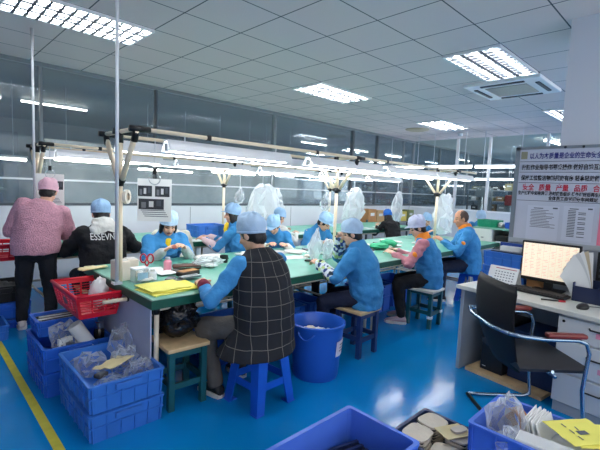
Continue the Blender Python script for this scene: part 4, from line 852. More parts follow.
for i in range(26):
    x, y = random.uniform(2.5, 5.9), random.uniform(2.85, 3.6); k = i % 4; x = 1.3+.17*i
    lb = '%s piece of work lying on the front benches, %s along, %s' % (('pale', 'grey', 'dark', 'cream')[k], ordw(i//4), 'near side' if y < 3.2 else 'far side')
    if k in (0, 3): o = blob_bag(lb, (x, y, TZ), (.07, .05, .018), (WHITEC, PAPERG, BLK, TISS)[k], i*31, i*1.3, .2, name='cloth_piece'); o['category'] = 'cloth'; o['group'] = 'work pieces on the benches'
    else: o = MB().box((0, 0, .01), (.11, .06, .02), (WHITEC, GREYP, pm('dark_part_bench_%d' % i, (60, 58, 56), .5), TISS)[k], bev=.004).build('work_piece', None, loc=(x, y, TZ), rz=rad(i*47)); tag(o, lb, 'part', 'work pieces on the benches')
# rear tables
crate('small blue bin on the rear table behind the blue-jacketed woman', (3.15, 5.15, TZ), 0, .48, .34, .17, BLUEC, nx=4, ny=3, name='parts_bin', cat='bin')
blob_bag('yellow cloth bag standing on the rear table left of the turned worker', (3.32, 4.85, TZ), (.07, .06, .12), YELLOWC, 0, 1, .2, name='cloth_bag')
for i, (x, y) in enumerate(((1.2, 4.85), (1.6, 4.9), (2.1, 4.8), (2.75, 4.85), (3.05, 4.82), (4.7, 4.85), (5.05, 4.9), (6.7, 4.9), (7.2, 4.95))):
    sheet('pale paper on the rear tables, %s from the left' % ordw(min(i, 7)) if i < 8 else 'pale paper on the rear tables, last on the right', (x, y, TZ), i*37, .28, .2, PAPERG, .004, .006, grp='papers on the rear benches', seed=i+9)
for i, (x, y, m) in enumerate(((2.9, 4.78, GLOVEW), (4.85, 4.78, GLOVEW), (1.75, 4.74, GLOVEY))): glove(('white glove on the rear table before the turned worker', 'white glove on the rear table right of the white shirt', 'cream glove on the rear table right of the black hoodie')[i], (x, y, TZ), i*50, m)
# big translucent bags hanging from the rear rack
for x, y, z, r, rz, sd, lb, m in ((4.05, 5.0, .78, (.40, .22, .38), 20, 1.2, 'big milky plastic bag hanging behind the plaid vest worker', BAGW), (4.32, 5.1, .92, (.22, .18, .26), -10, 4.4, 'milky plastic bag bulging at the right of the big hanging bag', BAGW), (3.66, 5.06, 1.22, (.09, .09, .13), 0, 2.2, 'small milky bag hanging above the turned worker', BAG),
    (5.55, 5.03, 1.10, (.13, .10, .18), 0, 7.7, 'small clear bag tied to a point, hanging from the rear rack', BAG), (6.35, 5.0, .86, (.36, .2, .34), 12, 3.3, 'big milky bag hanging behind the second forked post', BAGW), (7.95, 5.03, .80, (.17, .14, .34), 0, 5.1, 'tall narrow milky bag hanging right of the worker in black', BAGW), (6.08, 3.0, .86, (.20, .18, .31), 25, 6.3, 'milky plastic bag hanging beside the bare-headed man', BAGW)):
    b = blob_bag(lb, (x, y, z), r, m, rz, sd, .22, 'tie' if r[0] < .15 else True)
    st = MB().tube([(0, 0, 2*r[2]-.02), (.0, (5.0 if y > 4 else 2.76)-y if False else 0, 1.84-z)], .004, STEEL, 6).build('tie_string', b)
# work instruction boards and tape roll hung on the racks
def sign(lb, loc, rz, w, h, pics):
    t = thing('instruction_board', lb, 'sign', loc, rad(rz)); MB().box((0, 0, -h/2), (w, .004, h), PAPER).build('board', t)
    ph = pm('photo_dark', (46, 50, 56), .5) if 'photo_dark' not in bpy.data.materials else bpy.data.materials['photo_dark']
    for px, pz, pw, p_h in pics:
        pc = MB().box((px, -.003, pz), (pw, .002, p_h), ph).build('photo', t); mb = MB()
        for k in range(3): mb.box((px-pw*.3+pw*.3*k, -.0045, pz+p_h*.1*(k-1)), (pw*.18, .001, p_h*.55), (GREYP, PAPERG, FRAMED)[k])
        mb.build('photo_detail', pc)
    mb = MB()
    for k in range(4): mb.box((-w*.05+.01*k, -.003, -h*.74-k*.016), (w*.7, .001, .005), INK)
    mb.build('printed_lines', t)
    mb = MB(); mb.tube([(.045*math.cos(a), -.004, .0+.045*math.sin(a)) for a in [2*PI*k/20 for k in range(21)]], .004, CHROME, 6); mb.box((0, -.002, .06), (.03, .012, .05), BLK); mb.tube([(0, 0, .04), (0, 0, 1.83-loc[2])], .004, STEEL, 6); mb.build('ring_clip', t, smooth='auto'); return t
sign('white work instruction board with three dark photos hanging in front of a seated woman', (1.47, 3.20, 1.525), -40, .27, .345, ((-.075, -.10, .11, .085), (.062, -.10, .115, .085), (-.025, -.205, .20, .085)))
sign('white instruction board hanging half hidden behind the pink cap', (1.14, 5.0, 1.54), -20, .26, .35, ((.07, -.12, .1, .09),))
t = thing('tape_roll', 'roll of cream tape hung on the first forked post', 'tape', (1.18, 3.03, 1.385), rad(45)); mb = MB(); mb.lathe([(.028, -.012), (.052, -.012), (.052, .012), (.028, .012)], mat=TISS, seg=24, caps=False); mb.xf(Matrix.Rotation(PI/2, 4, 'X')); mb.build('tape', t, smooth='auto'); MB().tube([(-.05, 0, .045), (0, 0, .03)], .004, STEEL, 6).build('hook', t)
# ------------------------------------------------------------------ office desk corner
DESKW = pm('desk_pale_top', (214, 214, 204), .4, var=.04); DESKG = pm('desk_grey_panel', (160, 168, 176), .5); DRW = pm('drawer_white', (214, 216, 216), .45); DBLUE = pm('desk_shadow_blue', (70, 96, 130), .6)
DR = rad(-98.5)
t = thing('office_desk', 'pale-topped grey office desk with drawers under the notice board', 'desk', (3.37, 1.50, 0), DR)
MB().b2((0, 0, .705), (1.75, .66, .74), DESKW, .006).build('desk_top', t); MB().b2((.02, .05, 0), (.05, .63, .705), DESKG).build('side_panel', t); MB().b2((.05, .60, .12), (1.7, .62, .705), DESKG).build('back_panel', t)
mb = MB(); mb.b2((.80, .06, .02), (1.28, .60, .70), DRW); mb.build('drawer_cabinet', t)
for i, (z0, z1) in enumerate(((.535, .685), (.30, .52), (.075, .285))):
    d = MB().b2((.79, .035, z0), (1.29, .062, z1), DRW, .003).build('drawer', t); MB().tube([(.98, .035, (z0+z1)/2+.035), (.99, .018, (z0+z1)/2+.03), (1.08, .018, (z0+z1)/2+.03), (1.09, .035, (z0+z1)/2+.035)], .006, BLK, 8).build('handle', d, smooth=True)
    if i < 2:
        sk = MB().b2((1.02+.03*i, .0335, z0+.055), (1.18, .0352, z0+.09), pm('pink_sticker_%d' % i, (232, 150, 176), .6)).build('sticker', d)
    if i == 0: MB().tube([(.825, .036, z1-.03), (.825, .030, z1-.03)], .009, BLK, 10).build('lock', d)
MB().b2((.80, .045, 0), (1.28, .60, .07), DESKG).build('plinth', t)
t = thing('computer_tower', 'black computer tower under the desk next to its left panel', 'computer', (3.50, 1.30, .035), DR); MB().b2((0, 0, 0), (.19, .44, .42), BLK, .006).build('tower_case', t); MB().tube([(.06, 0, .36), (.06, -.006, .36)], .014, CHROME, 12).build('power_button', t); MB().b2((.02, -.003, .03), (.05, 0, .036), WHT).build('badge', t)
t = MB().b2((0, 0, 0), (.62, .5, .03), WOODT).build('floor_plank', None, loc=(3.44, 1.40, 0), rz=DR); tag(t, 'thin wooden plank on the floor under the computer tower', 'plank')
t = thing('blue_panel_box', 'dark blue box standing on the plank behind the office chair', 'box', (3.50, 1.09, .035), DR); MB().b2((0, .02, 0), (.34, .42, .40), pm('navy_box', (20, 44, 84), .5), .004).build('box_body', t); MB().b2((0, .012, .33), (.34, .02, .40), pm('navy_box_lid', (14, 34, 70), .5)).build('box_lid', t)
SCR = gridm('spreadsheet_screen', (255, 240, 212), (226, 196, 170), (.045, .0125), .0016, axes=(0, 2), rough=.3, coord='obj', emit=.20)
t = thing('monitor', 'computer monitor showing a cream spreadsheet on the desk', 'monitor', (3.78, .925, .74), rad(-92)); mb = MB(); mb.box((0, .012, .235), (.43, .03, .33), BLK, bev=.006); mb.build('bezel', t); mb = MB(); mb.box((0, -.0045, .242), (.40, .004, .285), SCR)
for r_ in range(20):
    for c_ in range(8):
        if random.random() < .55: mb.box((-.175+.05*c_+random.uniform(-.006, .006), -.0068, .365-.0125*r_), (random.uniform(.014, .032), .0006, .0045), pm('screen_text', (240, 206, 182), .5, emit=.15) if 'screen_text' not in bpy.data.materials else bpy.data.materials['screen_text'])
mb.build('screen', t); MB().box((0, .03, .05), (.06, .03, .10), BLK).build('stand_neck', t); MB().box((0, .03, .006), (.22, .16, .012), BLK, bev=.004).build('stand_base', t)
t = thing('keyboard', 'black keyboard in front of the monitor', 'keyboard', (3.62, .955, .74), rad(-96)); mb = MB(); mb.box((0, 0, .01), (.44, .145, .018), BLK, bev=.004); mb.build('keyboard_base', t); mb = MB(); km = pm('key_dark', (38, 38, 42), .5)
for r_ in range(5):
    for c_ in range(19): mb.box((-.198+.022*c_, -.05+.025*r_, .023), (.018, .019, .008), km)
mb.build('keys', t)
t = thing('computer_mouse', 'black computer mouse near the right picture edge', 'mouse', (3.40, .60, .74), rad(-110)); MB().ell((0, 0, .012), (.032, .055, .026), BLK, u=16, v=10).build('mouse_body', t, smooth=True); MB().tube([(0, .03, .034), (0, .045, .03)], .005, GREYP, 8).build('scroll_wheel', t); MB().tube([(0, .05, .012), (.03, .12, .008), (.12, .17, .006), (.2, .16, .006)], .0025, BLK, 6).build('cable', t)
t = thing('ballpoint_pen', 'black pen with a red end lying before the keyboard', 'pen', (3.45, .80, .747), rad(-62)); MB().tube([(-.075, 0, 0), (.04, 0, 0)], .0055, BLK, 8).build('barrel', t); MB().tube([(.04, 0, 0), (.085, 0, 0)], .0075, REDB, 8).build('pen_cap', t)
NAVYT = pm('dark_blue_holder', (34, 44, 76), .35)
t = thing('desk_organiser', 'dark blue document holder on the desk right of the monitor', 'organiser', (3.66, .55, .74), rad(-95)); mb = MB()
for lo, hi in (((-.16, -.06, 0), (.16, .06, .006)), ((-.16, -.06, 0), (.16, -.054, .115)), ((-.16, .054, 0), (.16, .06, .16)), ((-.16, -.06, 0), (-.154, .06, .14)), ((.154, -.06, 0), (.16, .06, .14)), ((-.003, -.06, 0), (.003, .06, .12))): mb.b2(lo, hi, NAVYT)
mb.build('holder_body', t)
t = thing('wire_file_rack', 'black file rack at the right picture edge behind the papers', 'file rack', (3.88, .42, .74), rad(-92)); mb = MB(); mb.b2((-.2, -.02, 0), (.2, .02, .36), BLK)
for k in range(6): mb.b2((-.18, -.03, .03+.045*k), (.18, -.02, .05+.045*k), FRAMED)
mb.build('rack_body', t)
for i in range(5):
    mb = MB(); n = 8; a0 = rad(-48+10*i); rows = []
    for j in range(n+1):
        v_ = j/n; bend = a0*(.55+.45*v_); x = math.sin(bend)*.27*v_; z = math.cos(bend)*.27*v_; wv = .105
        rows.append([V((x-wv*math.cos(bend), -.012*math.sin(v_*2.5)+.0, z+wv*math.sin(bend))), V((x+wv*math.cos(bend), -.012*math.sin(v_*2.5), z-wv*math.sin(bend))), V((x+wv*math.cos(bend), -.012*math.sin(v_*2.5)+.0015, z-wv*math.sin(bend))), V((x-wv*math.cos(bend), -.012*math.sin(v_*2.5)+.0015, z+wv*math.sin(bend)))])
    mb.loft(rows, (PAPER, PAPERG, PAPER, pm('tan_paper', (206, 190, 160), .7), PAPER)[i]); o = mb.build('document', None, smooth='auto', loc=(3.655+.012*i, .66, .775), rz=rad(-95)); o.scale = (.58, 1, 1.2)
    tag(o, 'curled document fanned out in the desk holder, %s from the front' % ordw(i), 'document', 'documents in the desk holder')
t = thing('desk_calendar', 'white desk calendar left of the monitor', 'calendar', (3.70, 1.25, .74), rad(-98)); mb = MB(); mb.loft([[V((-.125, -.03, 0)), V((.125, -.03, 0)), V((.125, -.026, 0)), V((-.125, -.026, 0))], [V((-.125, .03, .155)), V((.125, .03, .155)), V((.125, .034, .155)), V((-.125, .034, .155))]], PAPER); mb.build('calendar_page', t); mb = MB()
MP = lambda u, v: V((u, -.0305+.06*v/.155, v))
for r_ in range(5):
    for c_ in range(7): mb.box(MP(-.06+.025*c_, .022+.022*r_), (.012, .001, .009), INK)
mb.box(MP(.02, .138), (.18, .001, .006), INKR); mb.box(MP(-.1, .05), (.03, .001, .012), pm('blue_mark', (60, 100, 200), .6)); mb.build('calendar_print', t)
mb = MB(); mb.loft([[V((-.125, .09, 0)), V((.125, .09, 0)), V((.125, .094, 0)), V((-.125, .094, 0))], [V((-.125, .032, .155)), V((.125, .032, .155)), V((.125, .036, .155)), V((-.125, .036, .155))]], PAPERG); mb.build('calendar_back', t)
t = thing('cardboard_box', 'brown cardboard box between the calendar and the monitor', 'box', (3.90, 1.03, .74), rad(-95)); MB().box((0, 0, .085), (.13, .12, .17), CARD, bev=.003).build('box_body', t); MB().box((0, -.0605, .14), (.12, .002, .015), TISS).build('packing_tape', t)
sheet('white paper lying on the desk in front of the calendar', (3.66, 1.27, .7405), -98, .25, .17, PAPER, .003, .002)
t = thing('black_cable', 'black cable lying on the desk before the calendar', 'cable', (3.70, 1.25, .748)); MB().tube([(.1, .1, 0), (.03, .06, 0), (-.04, 0, 0), (-.03, -.09, 0), (.05, -.16, 0), (.02, -.22, 0)], .004, BLK, 6).build('cable_run', t)
# crates beside the notice board
for k in range(2): crate(('blue ribbed crate at the back of the desk, lower of two', 'blue ribbed crate at the back of the desk, on top of another')[k], (3.90, 1.29, .74+.132*k), -8, .20, .36, .13, BLUEC, nx=3, ny=4)
t = thing('blue_document_tray', 'dark blue tray holding white paper behind the top stacked crate', 'tray', (3.90, 1.26, 1.005), -.14); MB().b2((-.09, -.14, 0), (.09, .14, .01), NAVYT).b2((.07, -.14, .01), (.09, .14, .075), pm('royal_blue', (30, 70, 150), .4)).build('tray_body', t); o = MB().b2((-.02, -.08, .01), (.05, .09, .05), PAPER).build('paper_stack', None, loc=(3.90, 1.26, 1.0055)); tag(o, 'white paper stack standing in the dark blue tray by the board', 'paper')
# notice board
BX = 4.02
t = thing('notice_board', 'pale notice board with handwritten lines standing behind the desk', 'notice board', (BX, 0, .108)); t.scale = (1, .928, .928); mb = MB(); mb.b2((0, -.75, 1.10), (.03, 1.40, 1.965), pm('board_face', (196, 200, 212), .45, var=.03)); mb.build('board_panel', t)
mb = MB(); mb.b2((-.012, -.77, 1.06), (.04, 1.43, 1.105), pm('board_rail', (170, 176, 180), .4)); mb.b2((-.008, -.77, 1.96), (.038, 1.43, 1.985), FRAME); mb.b2((-.008, 1.395, 1.06), (.038, 1.435, 1.985), FRAME); mb.b2((-.008, -.77, 1.06), (.038, -.74, 1.985), FRAME); mb.build('frame', t)
for y in (1.415, -.755): MB().b2((0, y-.02, -.116), (.03, y+.02, 1.06), FRAME).build('leg', t)
MB().b2((.005, -.74, .15), (.025, 1.40, 1.06), DESKG).build('lower_panel', t)
RB = Matrix(((0, 0, -1), (-1, 0, 0), (0, 1, 0))).to_4x4()
def boardtext(body, y_left, z, size, mat, name='handwriting', sx=1.0): return text_mesh(body, size, mat, name, t, Matrix.Translation((-.002, y_left, z)) @ RB @ Matrix.Diagonal((sx, 1, 1, 1)), .0006, align='LEFT', bold=.0012)
mb = MB()
for z in (1.845, 1.745, 1.645, 1.475): mb.b2((-.001, -.74, z-.0025), (0, 1.39, z+.0025), INK)
mb.build('ruled_line', t)
boardtext('以人为本质量是企业的生命安全是员工的幸福', 1.31, 1.875, .06, INKN, sx=.68); boardtext('按照作业指导书要求操作 做好自检互检工作认真填写记录', 1.37, 1.772, .054, INKB, sx=.70); boardtext('保持工位整洁物料摆放有序 轻拿轻放做到人走灯灭', 1.37, 1.672, .052, INKB, sx=.70)

for k, wd_ in enumerate(('安全', '质量', '产量', '品质', '合作', '互助')): boardtext(wd_, 1.35-.142*k, 1.578, .066, INKR, sx=.78)
boardtext('生产过程中如有异常 及时报告组长 待处理好后再生产', 1.385, 1.533, .04, INKB, sx=.72); boardtext('全体员工自觉遵守车间规定', 1.12, 1.488, .04, INKB, sx=.8)
MB().b2((-.002, 1.33, 1.87), (0, 1.385, 1.94), pm('faded_sticker', (150, 146, 120), .6)).build('sticker', t)
for y in (1.02, .88): MB().ell((-.006, y, 1.97), (.008, .012, .012), BLK, u=10, v=8).build('pin', t)
for y0, y1, z0, z1, m, lb in ((1.285, 1.02, 1.10, 1.43, pm('sleeved_paper', (206, 210, 222), .4), 'white printed notice pinned at the left of the notice board'), (.985, .755, 1.13, 1.44, bpy.data.materials['sleeved_paper'], 'white printed table sheet in the middle of the notice board'), (.715, .42, 1.11, 1.44, pm('pink_paper', (236, 130, 156), .6), 'pink printed sheet at the right end of the notice board'), (.36, .1, 1.12, 1.44, bpy.data.materials['sleeved_paper'], 'white notice beyond the pink sheet on the board')):
    o = MB().b2((-.0035, min(y0, y1), z0), (-.0005, max(y0, y1), z1), m).build('notice_sheet', None, loc=(BX, 0, .108)); o.scale = (1, .928, .928); tag(o, lb, 'notice'); mb = MB(); im = INKR if 'pink' in lb and 'beyond' not in lb else INK; wy = y0-y1
    for k in range(17):
        z = z1-.045-k*.0145; f0 = .1+random.uniform(0, .05); f1 = random.uniform(.55, .92)
        if 'table' in lb:
            mb.b2((-.0042, y0-wy*.42, z), (-.0036, y0-wy*.16, z+.007), im)
            if k % 3: mb.b2((-.0042, y0-wy*.75, z), (-.0036, y0-wy*.5, z+.007), im)
        elif k < 12: mb.b2((-.0042, y0-wy*f1, z), (-.0036, y0-wy*f0, z+.005), im)
    mb.b2((-.0042, y0-wy*.95, z1-.025), (-.0036, y0-wy*.8, z1-.012), im); mb.b2((-.0042, y0-wy*.5, z1-.028), (-.0036, y0-wy*.2, z1-.02), im); mb.build('printed_lines', o)
# office chair
th_ = math.atan2(-.69, .72)-PI/2
t = thing('office_chair', 'black office chair with steel tube frame and red-brown armrests', 'chair', (2.99, .80, 0), th_)
TUBEM = pm('chair_steel_tube', (150, 170, 186), .22, metal=.9); ARM = pm('red_brown_armrest', (126, 40, 34), .35); SEATM = pm('dark_seat', (36, 36, 40), .5); BACKM = pm('black_mesh_back', (12, 13, 18), .6, spec=.3)
mb = MB(); mb.loft([[V((x, y, z)) for x, z in ((-.25, .44), (.25, .44), (.255, .46), (.22, .478), (-.22, .478), (-.255, .46))] for y in (-.2, -.1, .1, .22)], SEATM); mb.build('seat', t, smooth='auto')
mb = MB(); rows = []
for j in range(13):
    v_ = j/12; z = .40+.56*v_; y = -.20-.10*v_-.035*math.sin(v_*PI)+.05*(v_-.5)**2; wv = .265 if v_ < .93 else .245; wv *= (.72+.28*min(1, v_*2.2))
    rows.append([V((wv*math.cos(a), y+.012*math.sin(a)-.035*(1-math.cos(a)**2)*0-.03*abs(math.sin(a))*0+.03*(math.cos(a)**2), z)) for a in [2*PI*k/20 for k in range(20)]])
mb.loft(rows, BACKM); mb.build('backrest', t, smooth=True)
for s_ in (-1, 1):
    x = .29*s_
    MB().tube([(x*.96, -.30, .685), (x, -.22, .672), (x, -.10, .66), (x, .12, .66), (x, .17, .64), (x, .19, .58), (x, .18, .47), (x, .17, .35), (x, .20, .12), (x, .21, .03), (x, .16, .014), (x, -.16, .014), (x, -.26, .014)], .0125, TUBEM, 10).build('side_frame', t, smooth=True)
    a = MB().box((x, .04, .688), (.05, .24, .03), ARM, bev=.012).build('armrest', t, smooth='auto')
    MB().tube([(x, -.02, .46), (x*.85, -.02, .445)], .01, TUBEM, 8).build('seat_bracket', t)
MB().tube([(-.28, -.30, .685), (-.14, -.345, .685), (.14, -.345, .685), (.28, -.30, .685)], .0125, TUBEM, 10).build('back_crossbar', t, smooth=True)
MB().tube([(-.29, -.26, .014), (.29, -.26, .014)], .0125, pm('black_base_tube', (40, 42, 46), .3, metal=.6), 10).build('base_crossbar', t, smooth=True)
MB().tube([(-.29, .0, .43), (.29, .0, .43)], .0125, TUBEM, 10).build('seat_crossbar', t, smooth=True)
# ------------------------------------------------------------------ cabinet and things at the far end
t = thing('white_cabinet', 'white cabinet with a drawer front and open shelves beyond the man', 'cabinet', (7.0, 2.28, 0)); W_ = pm('cabinet_white', (222, 222, 218), .5)
mb = MB(); mb.b2((0, .0, 0), (.5, .04, .96), W_); mb.b2((0, .30, 0), (.5, .60, .96), W_); mb.b2((.46, 0, 0), (.5, .6, .96), W_); mb.b2((-.01, -.02, .95), (.52, .62, .975), pm('cabinet_green_top', (120, 170, 150), .5))
mb.build('cabinet_body', t)
for z in (.25, .5, .74): MB().b2((.01, .04, z), (.46, .30, z+.02), W_).build('shelf', t)
d = MB().b2((-.015, .32, .5), (0, .58, .93), W_).build('drawer', t); MB().b2((-.025, .43, .8), (-.015, .47, .815), GREYP).build('handle', d)
for i, (z, c, s_) in enumerate(((.76, BLK, (.3, .2, .10)), (.52, BLK, (.32, .22, .09)), (.27, CARD, (.3, .22, .18)))):
    o = MB().box((0, 0, s_[2]/2), s_, c, bev=.004).build('stored_box', None, loc=(7.20, 2.45, z+.0005)); tag(o, ('dark box on the upper open shelf of the white cabinet', 'dark box on the middle open shelf of the white cabinet', 'cardboard box on the lower open shelf of the white cabinet')[i], 'box')
GREENB = pm('green_plastic', (20, 150, 110), .4)
crate('green basket on the white cabinet in front of the far worker', (7.25, 2.72, .976), 0, .30, .34, .12, GREENB, nx=3, ny=3, name='parts_bin', cat='bin', handle=False)
crate('dark blue bin on the right end of the white cabinet', (7.28, 2.37, .976), 0, .3, .16, .10, BLUEK, nx=2, ny=3, name='parts_bin', cat='bin', handle=False)
blob_bag('white cloth bundle between the bins on the white cabinet', (7.22, 2.52, .976), (.10, .05, .05), WHITEC, 0, 2, .25, name='cloth_bundle')
# shelf of boxes along the partition
def shelf_unit(lb, loc, rz, W, D, H, lv):
    t = thing('storage_rack', lb, 'rack', loc, rad(rz))
    for x in (0, W):
        for y in (0, D): MB().b2((x-.02, y-.02, 0), (x+.02, y+.02, H), FRAMED).build('upright', t)
    for z in lv: MB().b2((-.02, -.02, z-.03), (W+.02, D+.02, z), FRAME).build('shelf', t)
    return t
shelf_unit('low storage rack against the partition behind the worker in black', (8.15, 5.98, 0), 0, 2.4, .32, .80, (.25, .72))
BOXC = [CARD, pm('tan_box', (186, 150, 104), .8), pm('olive_box', (120, 128, 84), .7), pm('yellow_box', (206, 186, 90), .7), pm('green_box', (70, 120, 84), .7), BLUEK, pm('dark_box', (50, 54, 58), .6), pm('steel_box', (130, 138, 142), .4, metal=.4), pm('red_box', (150, 50, 50), .6), PAPERG]
def boxthing(nm, lb, loc, s_, m, grp=None, rz=0):
    t = thing(nm, lb, 'box', loc, rad(rz), grp); MB().box((0, 0, s_[2]/2), s_, m, bev=.004).build('box_body', t); MB().box((0, -s_[1]/2-.0015, s_[2]*.62), (s_[0]*.5, .002, s_[2]*.22), PAPERG).build('box_label', t)
for i, (x, w_, h_, c) in enumerate(((8.38, .32, .33, 0), (8.74, .32, .30, 1), (9.1, .28, .14, 6), (9.45, .34, .22, 5), (9.82, .32, .26, 3), (10.2, .3, .30, 2))): boxthing('stock_box', ('brown cardboard box on the low rack, leftmost', 'tan cardboard box on the low rack beside the leftmost', 'flat dark box on the low rack', 'blue box on the low rack', 'yellow box on the low rack', 'olive box at the right end of the low rack')[i], (x, 6.14, .7205), (w_, .3, h_), BOXC[c])
BOXC2 = [pm('far_box_%d' % i, c, .7) for i, c in enumerate(((120, 96, 70), (134, 116, 92), (92, 98, 80), (150, 144, 110), (78, 100, 88), (60, 84, 130), (50, 54, 58), (120, 126, 130), (130, 76, 72), (170, 172, 170)))]
def far_rack(pfx, x, y, rz, W, lv, n, where, H=1.9):
    t = shelf_unit('tall storage rack %s' % where, (x, y, 0), rz, W, .5, H, lv); M = Matrix.Rotation(rad(rz), 3, 'Z')
    for j, z in enumerate(lv):
        xx = .18; k = 0
        while xx < W-.15:
            w_ = random.uniform(.14, .30); h_ = random.uniform(.10, .24); p = M @ V((xx+w_/2-.1, .25, 0))
            boxthing('stock_box', '%s box, shelf %s up, %s along, %s' % (('brown', 'tan', 'olive', 'yellow', 'green', 'blue', 'dark', 'steel grey', 'red', 'pale')[(j*3+k*7+int(x)) % 10], ordw(j), ordw(min(k, 7)), where), (x+p.x, y+p.y, z+.0005), (w_, random.uniform(.25, .4), h_), BOXC2[(j*3+k*7+int(x)) % 10], 'boxes on the rack '+where, rz)
            xx += w_+random.uniform(.02, .12); k += 1
far_rack('a', -.9, 7.4, 0, 2.0, (.7, 1.05, 1.32), 6, 'behind the glass at the left edge', 1.6)
far_rack('b', 9.2, 7.6, 0, 2.6, (.7, 1.1, 1.5, 1.9), 6, 'behind the glass beyond the rear row', 2.2)
far_rack('c', 12.4, 7.4, 0, 2.6, (.7, 1.1, 1.5, 1.9), 6, 'behind the far end of the back glass', 2.2)
far_rack('d', 13.6, 5.9, -90, 2.6, (.6, 1.0, 1.35, 1.7), 6, 'in the far room on the left', 1.95)
far_rack('e', 14.6, 3.5, -90, 2.4, (.6, 1.0, 1.35, 1.7), 6, 'in the far room near the notice board', 1.95)
for i, (x, y, h_) in enumerate(((12.4, 4.9, 1.75), (12.6, 4.15, 1.55), (12.2, 3.55, 1.65))):
    t = thing('press_machine', ('grey press machine in the far room, left one', 'grey press machine in the far room, middle one with a red cover', 'grey press machine in the far room, right one')[i], 'machine', (x, y, 0)); mb = MB(); mb.b2((-.25, -.25, 0), (.25, .25, .85), BOXC[7], .02); mb.b2((.05, -.18, .85), (.22, .18, h_), BOXC[7], .02); mb.b2((-.22, -.16, h_-.3), (.22, .16, h_), (BOXC[7], BOXC[8], pm('beige_machine', (190, 176, 150), .5))[i], .03); mb.build('machine_frame', t); MB().tube([(-.1, 0, .95), (-.1, 0, h_-.3)], .04, CHROME, 12).build('ram', t); MB().b2((-.2, -.15, .85), (.0, .15, .9), FRAMED).build('work_bed', t)
# ------------------------------------------------------------------ the workers
WJ = dict(jacket=JBLUE)
b = person('pink', 'standing person in a fluffy pink jacket and pink cap, seen from behind', 0.92, 4.60, -14, stand=True, side=13, lean=10, hy=-14, hp=30, hands=[(-.06, .30, 1.0), (.14, .30, .96)], jacket=PINKF, puff=.035, cap=CAPP, trousers=DKTR, shoes=SHOEW, hem=-.03, s=.985, feet=[(-.13, .08, .075), (.12, .0, .075)], elbow=(.75, -.45, -.8), amp=.008)
b = person('hoodie', 'seated person in a black hooded jacket with white lettering on the back', 1.435, 4.24, -8, lean=11, hp=24, hands=[(-.15, .45, .80), (.22, .47, .82)], jacket=BLACKF, puff=.03, cap=CAPB2, hood=WHITEC, trousers=DKTR, elbow=(1.0, -.2, -.7), s=1.05, sleeve=None, cover=None)
b = person('board', 'seated woman in a blue jacket with white sleeve covers behind the hanging board', 1.93, 4.02, 172, lean=16, hp=30, hy=-5, hands=[(-.10, .40, .86), (.10, .36, .84)], jacket=JBLUE2, cover=LTGREY, cap=CAPB, longhair=True, tee=YELLOWC, collar=JBLUE2, seat=.45, s=.98)
b = person('cream', 'person in a cream padded jacket sitting back to back with the woman behind the board', 2.28, 4.44, -12, lean=16, hp=20, hands=[(-.15, .40, .80), (.15, .40, .80)], jacket=CREAM, puff=.035, cap=CAPB, longhair=True, seat=.40, s=.93)
b = person('turned', 'worker in blue turned to the left by the yellow bag, blue peaked cap', 3.0, 4.18, 40, lean=3, hp=8, hy=12, hands=[(-.12, .38, .82), (.14, .40, .82)], jacket=JBLUE, collar=JBLUE, cover=PALEPINK, cap=CAPB2, captype='brim', seat=.46, longhair=True)
b = person('plaid', 'seated woman in a long dark plaid vest over a blue jacket, seen from behind', 1.79, 2.13, 2, lean=10, hp=22, hy=16, hands=[(-.28, .36, .80), (.16, .46, .80)], jacket=JBLUE2, vest=PLAID, cuff=MAROON, cap=CAPB, seat=.455, trousers=GREYTR, shoes=SHOEB, feet=[(-.22, .26, .075), (.10, .40, .075)], elbow=(.9, -.3, -.9), s=1.05)
b = person('lean', 'worker in blue with white sleeves bending low beside the plaid vest', 3.47, 4.08, 150, lean=27, hp=42, hy=-30, hands=[(-.12, .46, .79), (.14, .44, .79)], jacket=JBLUE, cover=WHITEC, collar=JBLUE, cap=CAPB2, captype='brim', seat=.46, s=.96)
b = person('white', 'worker in a white shirt and grey apron facing right in the rear row', 3.74, 4.40, -80, lean=12, hp=28, hy=-8, hands=[(-.12, .40, .84), (.14, .42, .82)], jacket=WHITEC, apron=GREYAP, cap=CAPB2, seat=.43, s=.95)
b = person('down', 'worker in blue with pale gloves looking down behind the white tissue bag', 4.14, 4.02, 172, lean=24, hp=38, hy=20, hands=[(-.14, .44, .79), (.12, .42, .79)], jacket=JBLUE, collar=JBLUE, cover=LTGREY, cap=CAPB2, captype='brim', seat=.45, s=.98)
b = person('floral', 'seated worker in blue with floral sleeve covers and pale blue cap, hand near face', 3.08, 2.22, 22, lean=12, hp=16, hy=20, hands=[(-.16, .42, .80), (.06, .30, 1.03)], jacket=JBLUE, puff=.02, collar=JBLUE, cover=FLORAL, cap=CAPB, seat=.44, trousers=NAVYTR, shoes=SHOEB, hem=-.10, palms=[(0, 0, -1), (-.6, -.6, .2)], curl=38, feet=[(-.10, .40, .075), (.12, .40, .075)])
b = person('black', 'worker all in black with a bright blue cap in the rear row', 6.95, 4.42, -22, lean=22, hp=30, hy=-8, hands=[(-.16, .40, .80), (.18, .42, .82)], jacket=BLACKF, cap=CAPBR, seat=.42, longhair=True, s=.94)
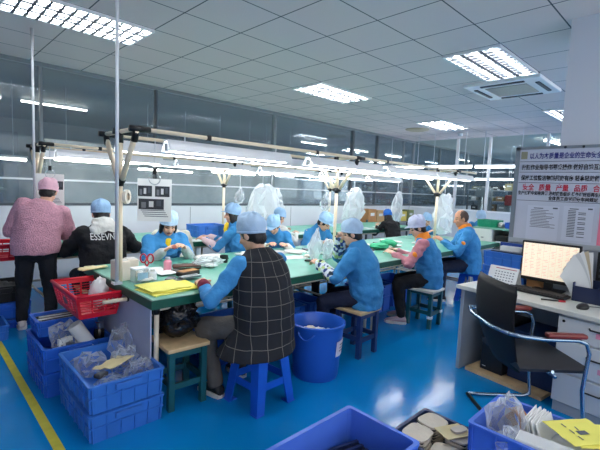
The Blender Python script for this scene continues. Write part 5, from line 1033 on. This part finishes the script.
b = person('orange', 'worker in a blue vest with orange collar, pink sleeves and lavender peaked cap', 4.37, 2.26, 24, lean=13, hp=26, hy=22, hands=[(-.14, .42, .79), (.14, .42, .79)], jacket=JBLUE, puff=.012, sleeve=PINKSL, collar=ORANGE, cap=CAPL, captype='brim', trousers=BLACKF, shoes=SHOEP, hem=-.12, patch=ORANGE, seat=.445, feet=[(-.22, .28, .075), (.02, .30, .075)], s=.98)
b = person('man', 'bare-headed man in a blue jacket with orange collar at the right table', 5.70, 2.38, 34, lean=9, hp=14, hy=8, hands=[(-.14, .40, .86), (.12, .38, .84)], jacket=JBLUE, puff=.015, collar=ORANGE, cap=None, bald=True, patch=ORANGE, skin=SKIN2, seat=.45, s=1.06, trousers=NAVYTR, hem=-.11)
b = person('hidden', 'worker in blue partly hidden behind the lavender cap and hanging bag', 6.95, 3.98, 168, lean=22, hp=30, hands=[(-.14, .42, .80), (.14, .42, .80)], jacket=JBLUE, cap=CAPB2, seat=.42, s=.94)
b = person('far', 'worker with a pale blue peaked cap bent behind the green basket', 8.15, 3.22, 108, lean=25, hp=36, hands=[(-.14, .36, .84), (.14, .36, .84)], jacket=JBLUE2, cap=CAPB, captype='brim', seat=.48, s=1.0)
wood_stool('wooden stool of the far worker behind the white cabinet', (8.15, 3.22, 0), 10, TEALP, WOODT, H=.45)
# lettering on the black hooded jacket follows the cloth
P = PEOPLE['hoodie']; jk = P['jacket']; bmj = bmesh.new(); bmj.from_mesh(jk.data); bt = BVHTree.FromBMesh(bmj); bmj.free()
c = text_mesh('ESSEVNTI', .088, pm('white_print', (235, 235, 232), .8), 'lettering', P['body'], None, 0.0)
bm_ = bmesh.new(); bm_.from_mesh(c.data); bmesh.ops.subdivide_edges(bm_, edges=[e for e in bm_.edges if e.calc_length() > .015], cuts=3); bm_.to_mesh(c.data); bm_.free()
q0 = P['sp'](.30)[0]
for v_ in c.data.vertices:
    o3 = V((v_.co.x*.76, -1.0, q0.z+.085+v_.co.y+.12*(v_.co.x**2))); h_ = bt.ray_cast(o3, V((0, 1, 0)))
    v_.co = (h_[0]+V((0, -.004, 0))) if h_[0] is not None else V((o3.x, q0.y-.18, o3.z))
so = c.modifiers.new('s', 'SOLIDIFY'); so.thickness = .003; so.offset = 0
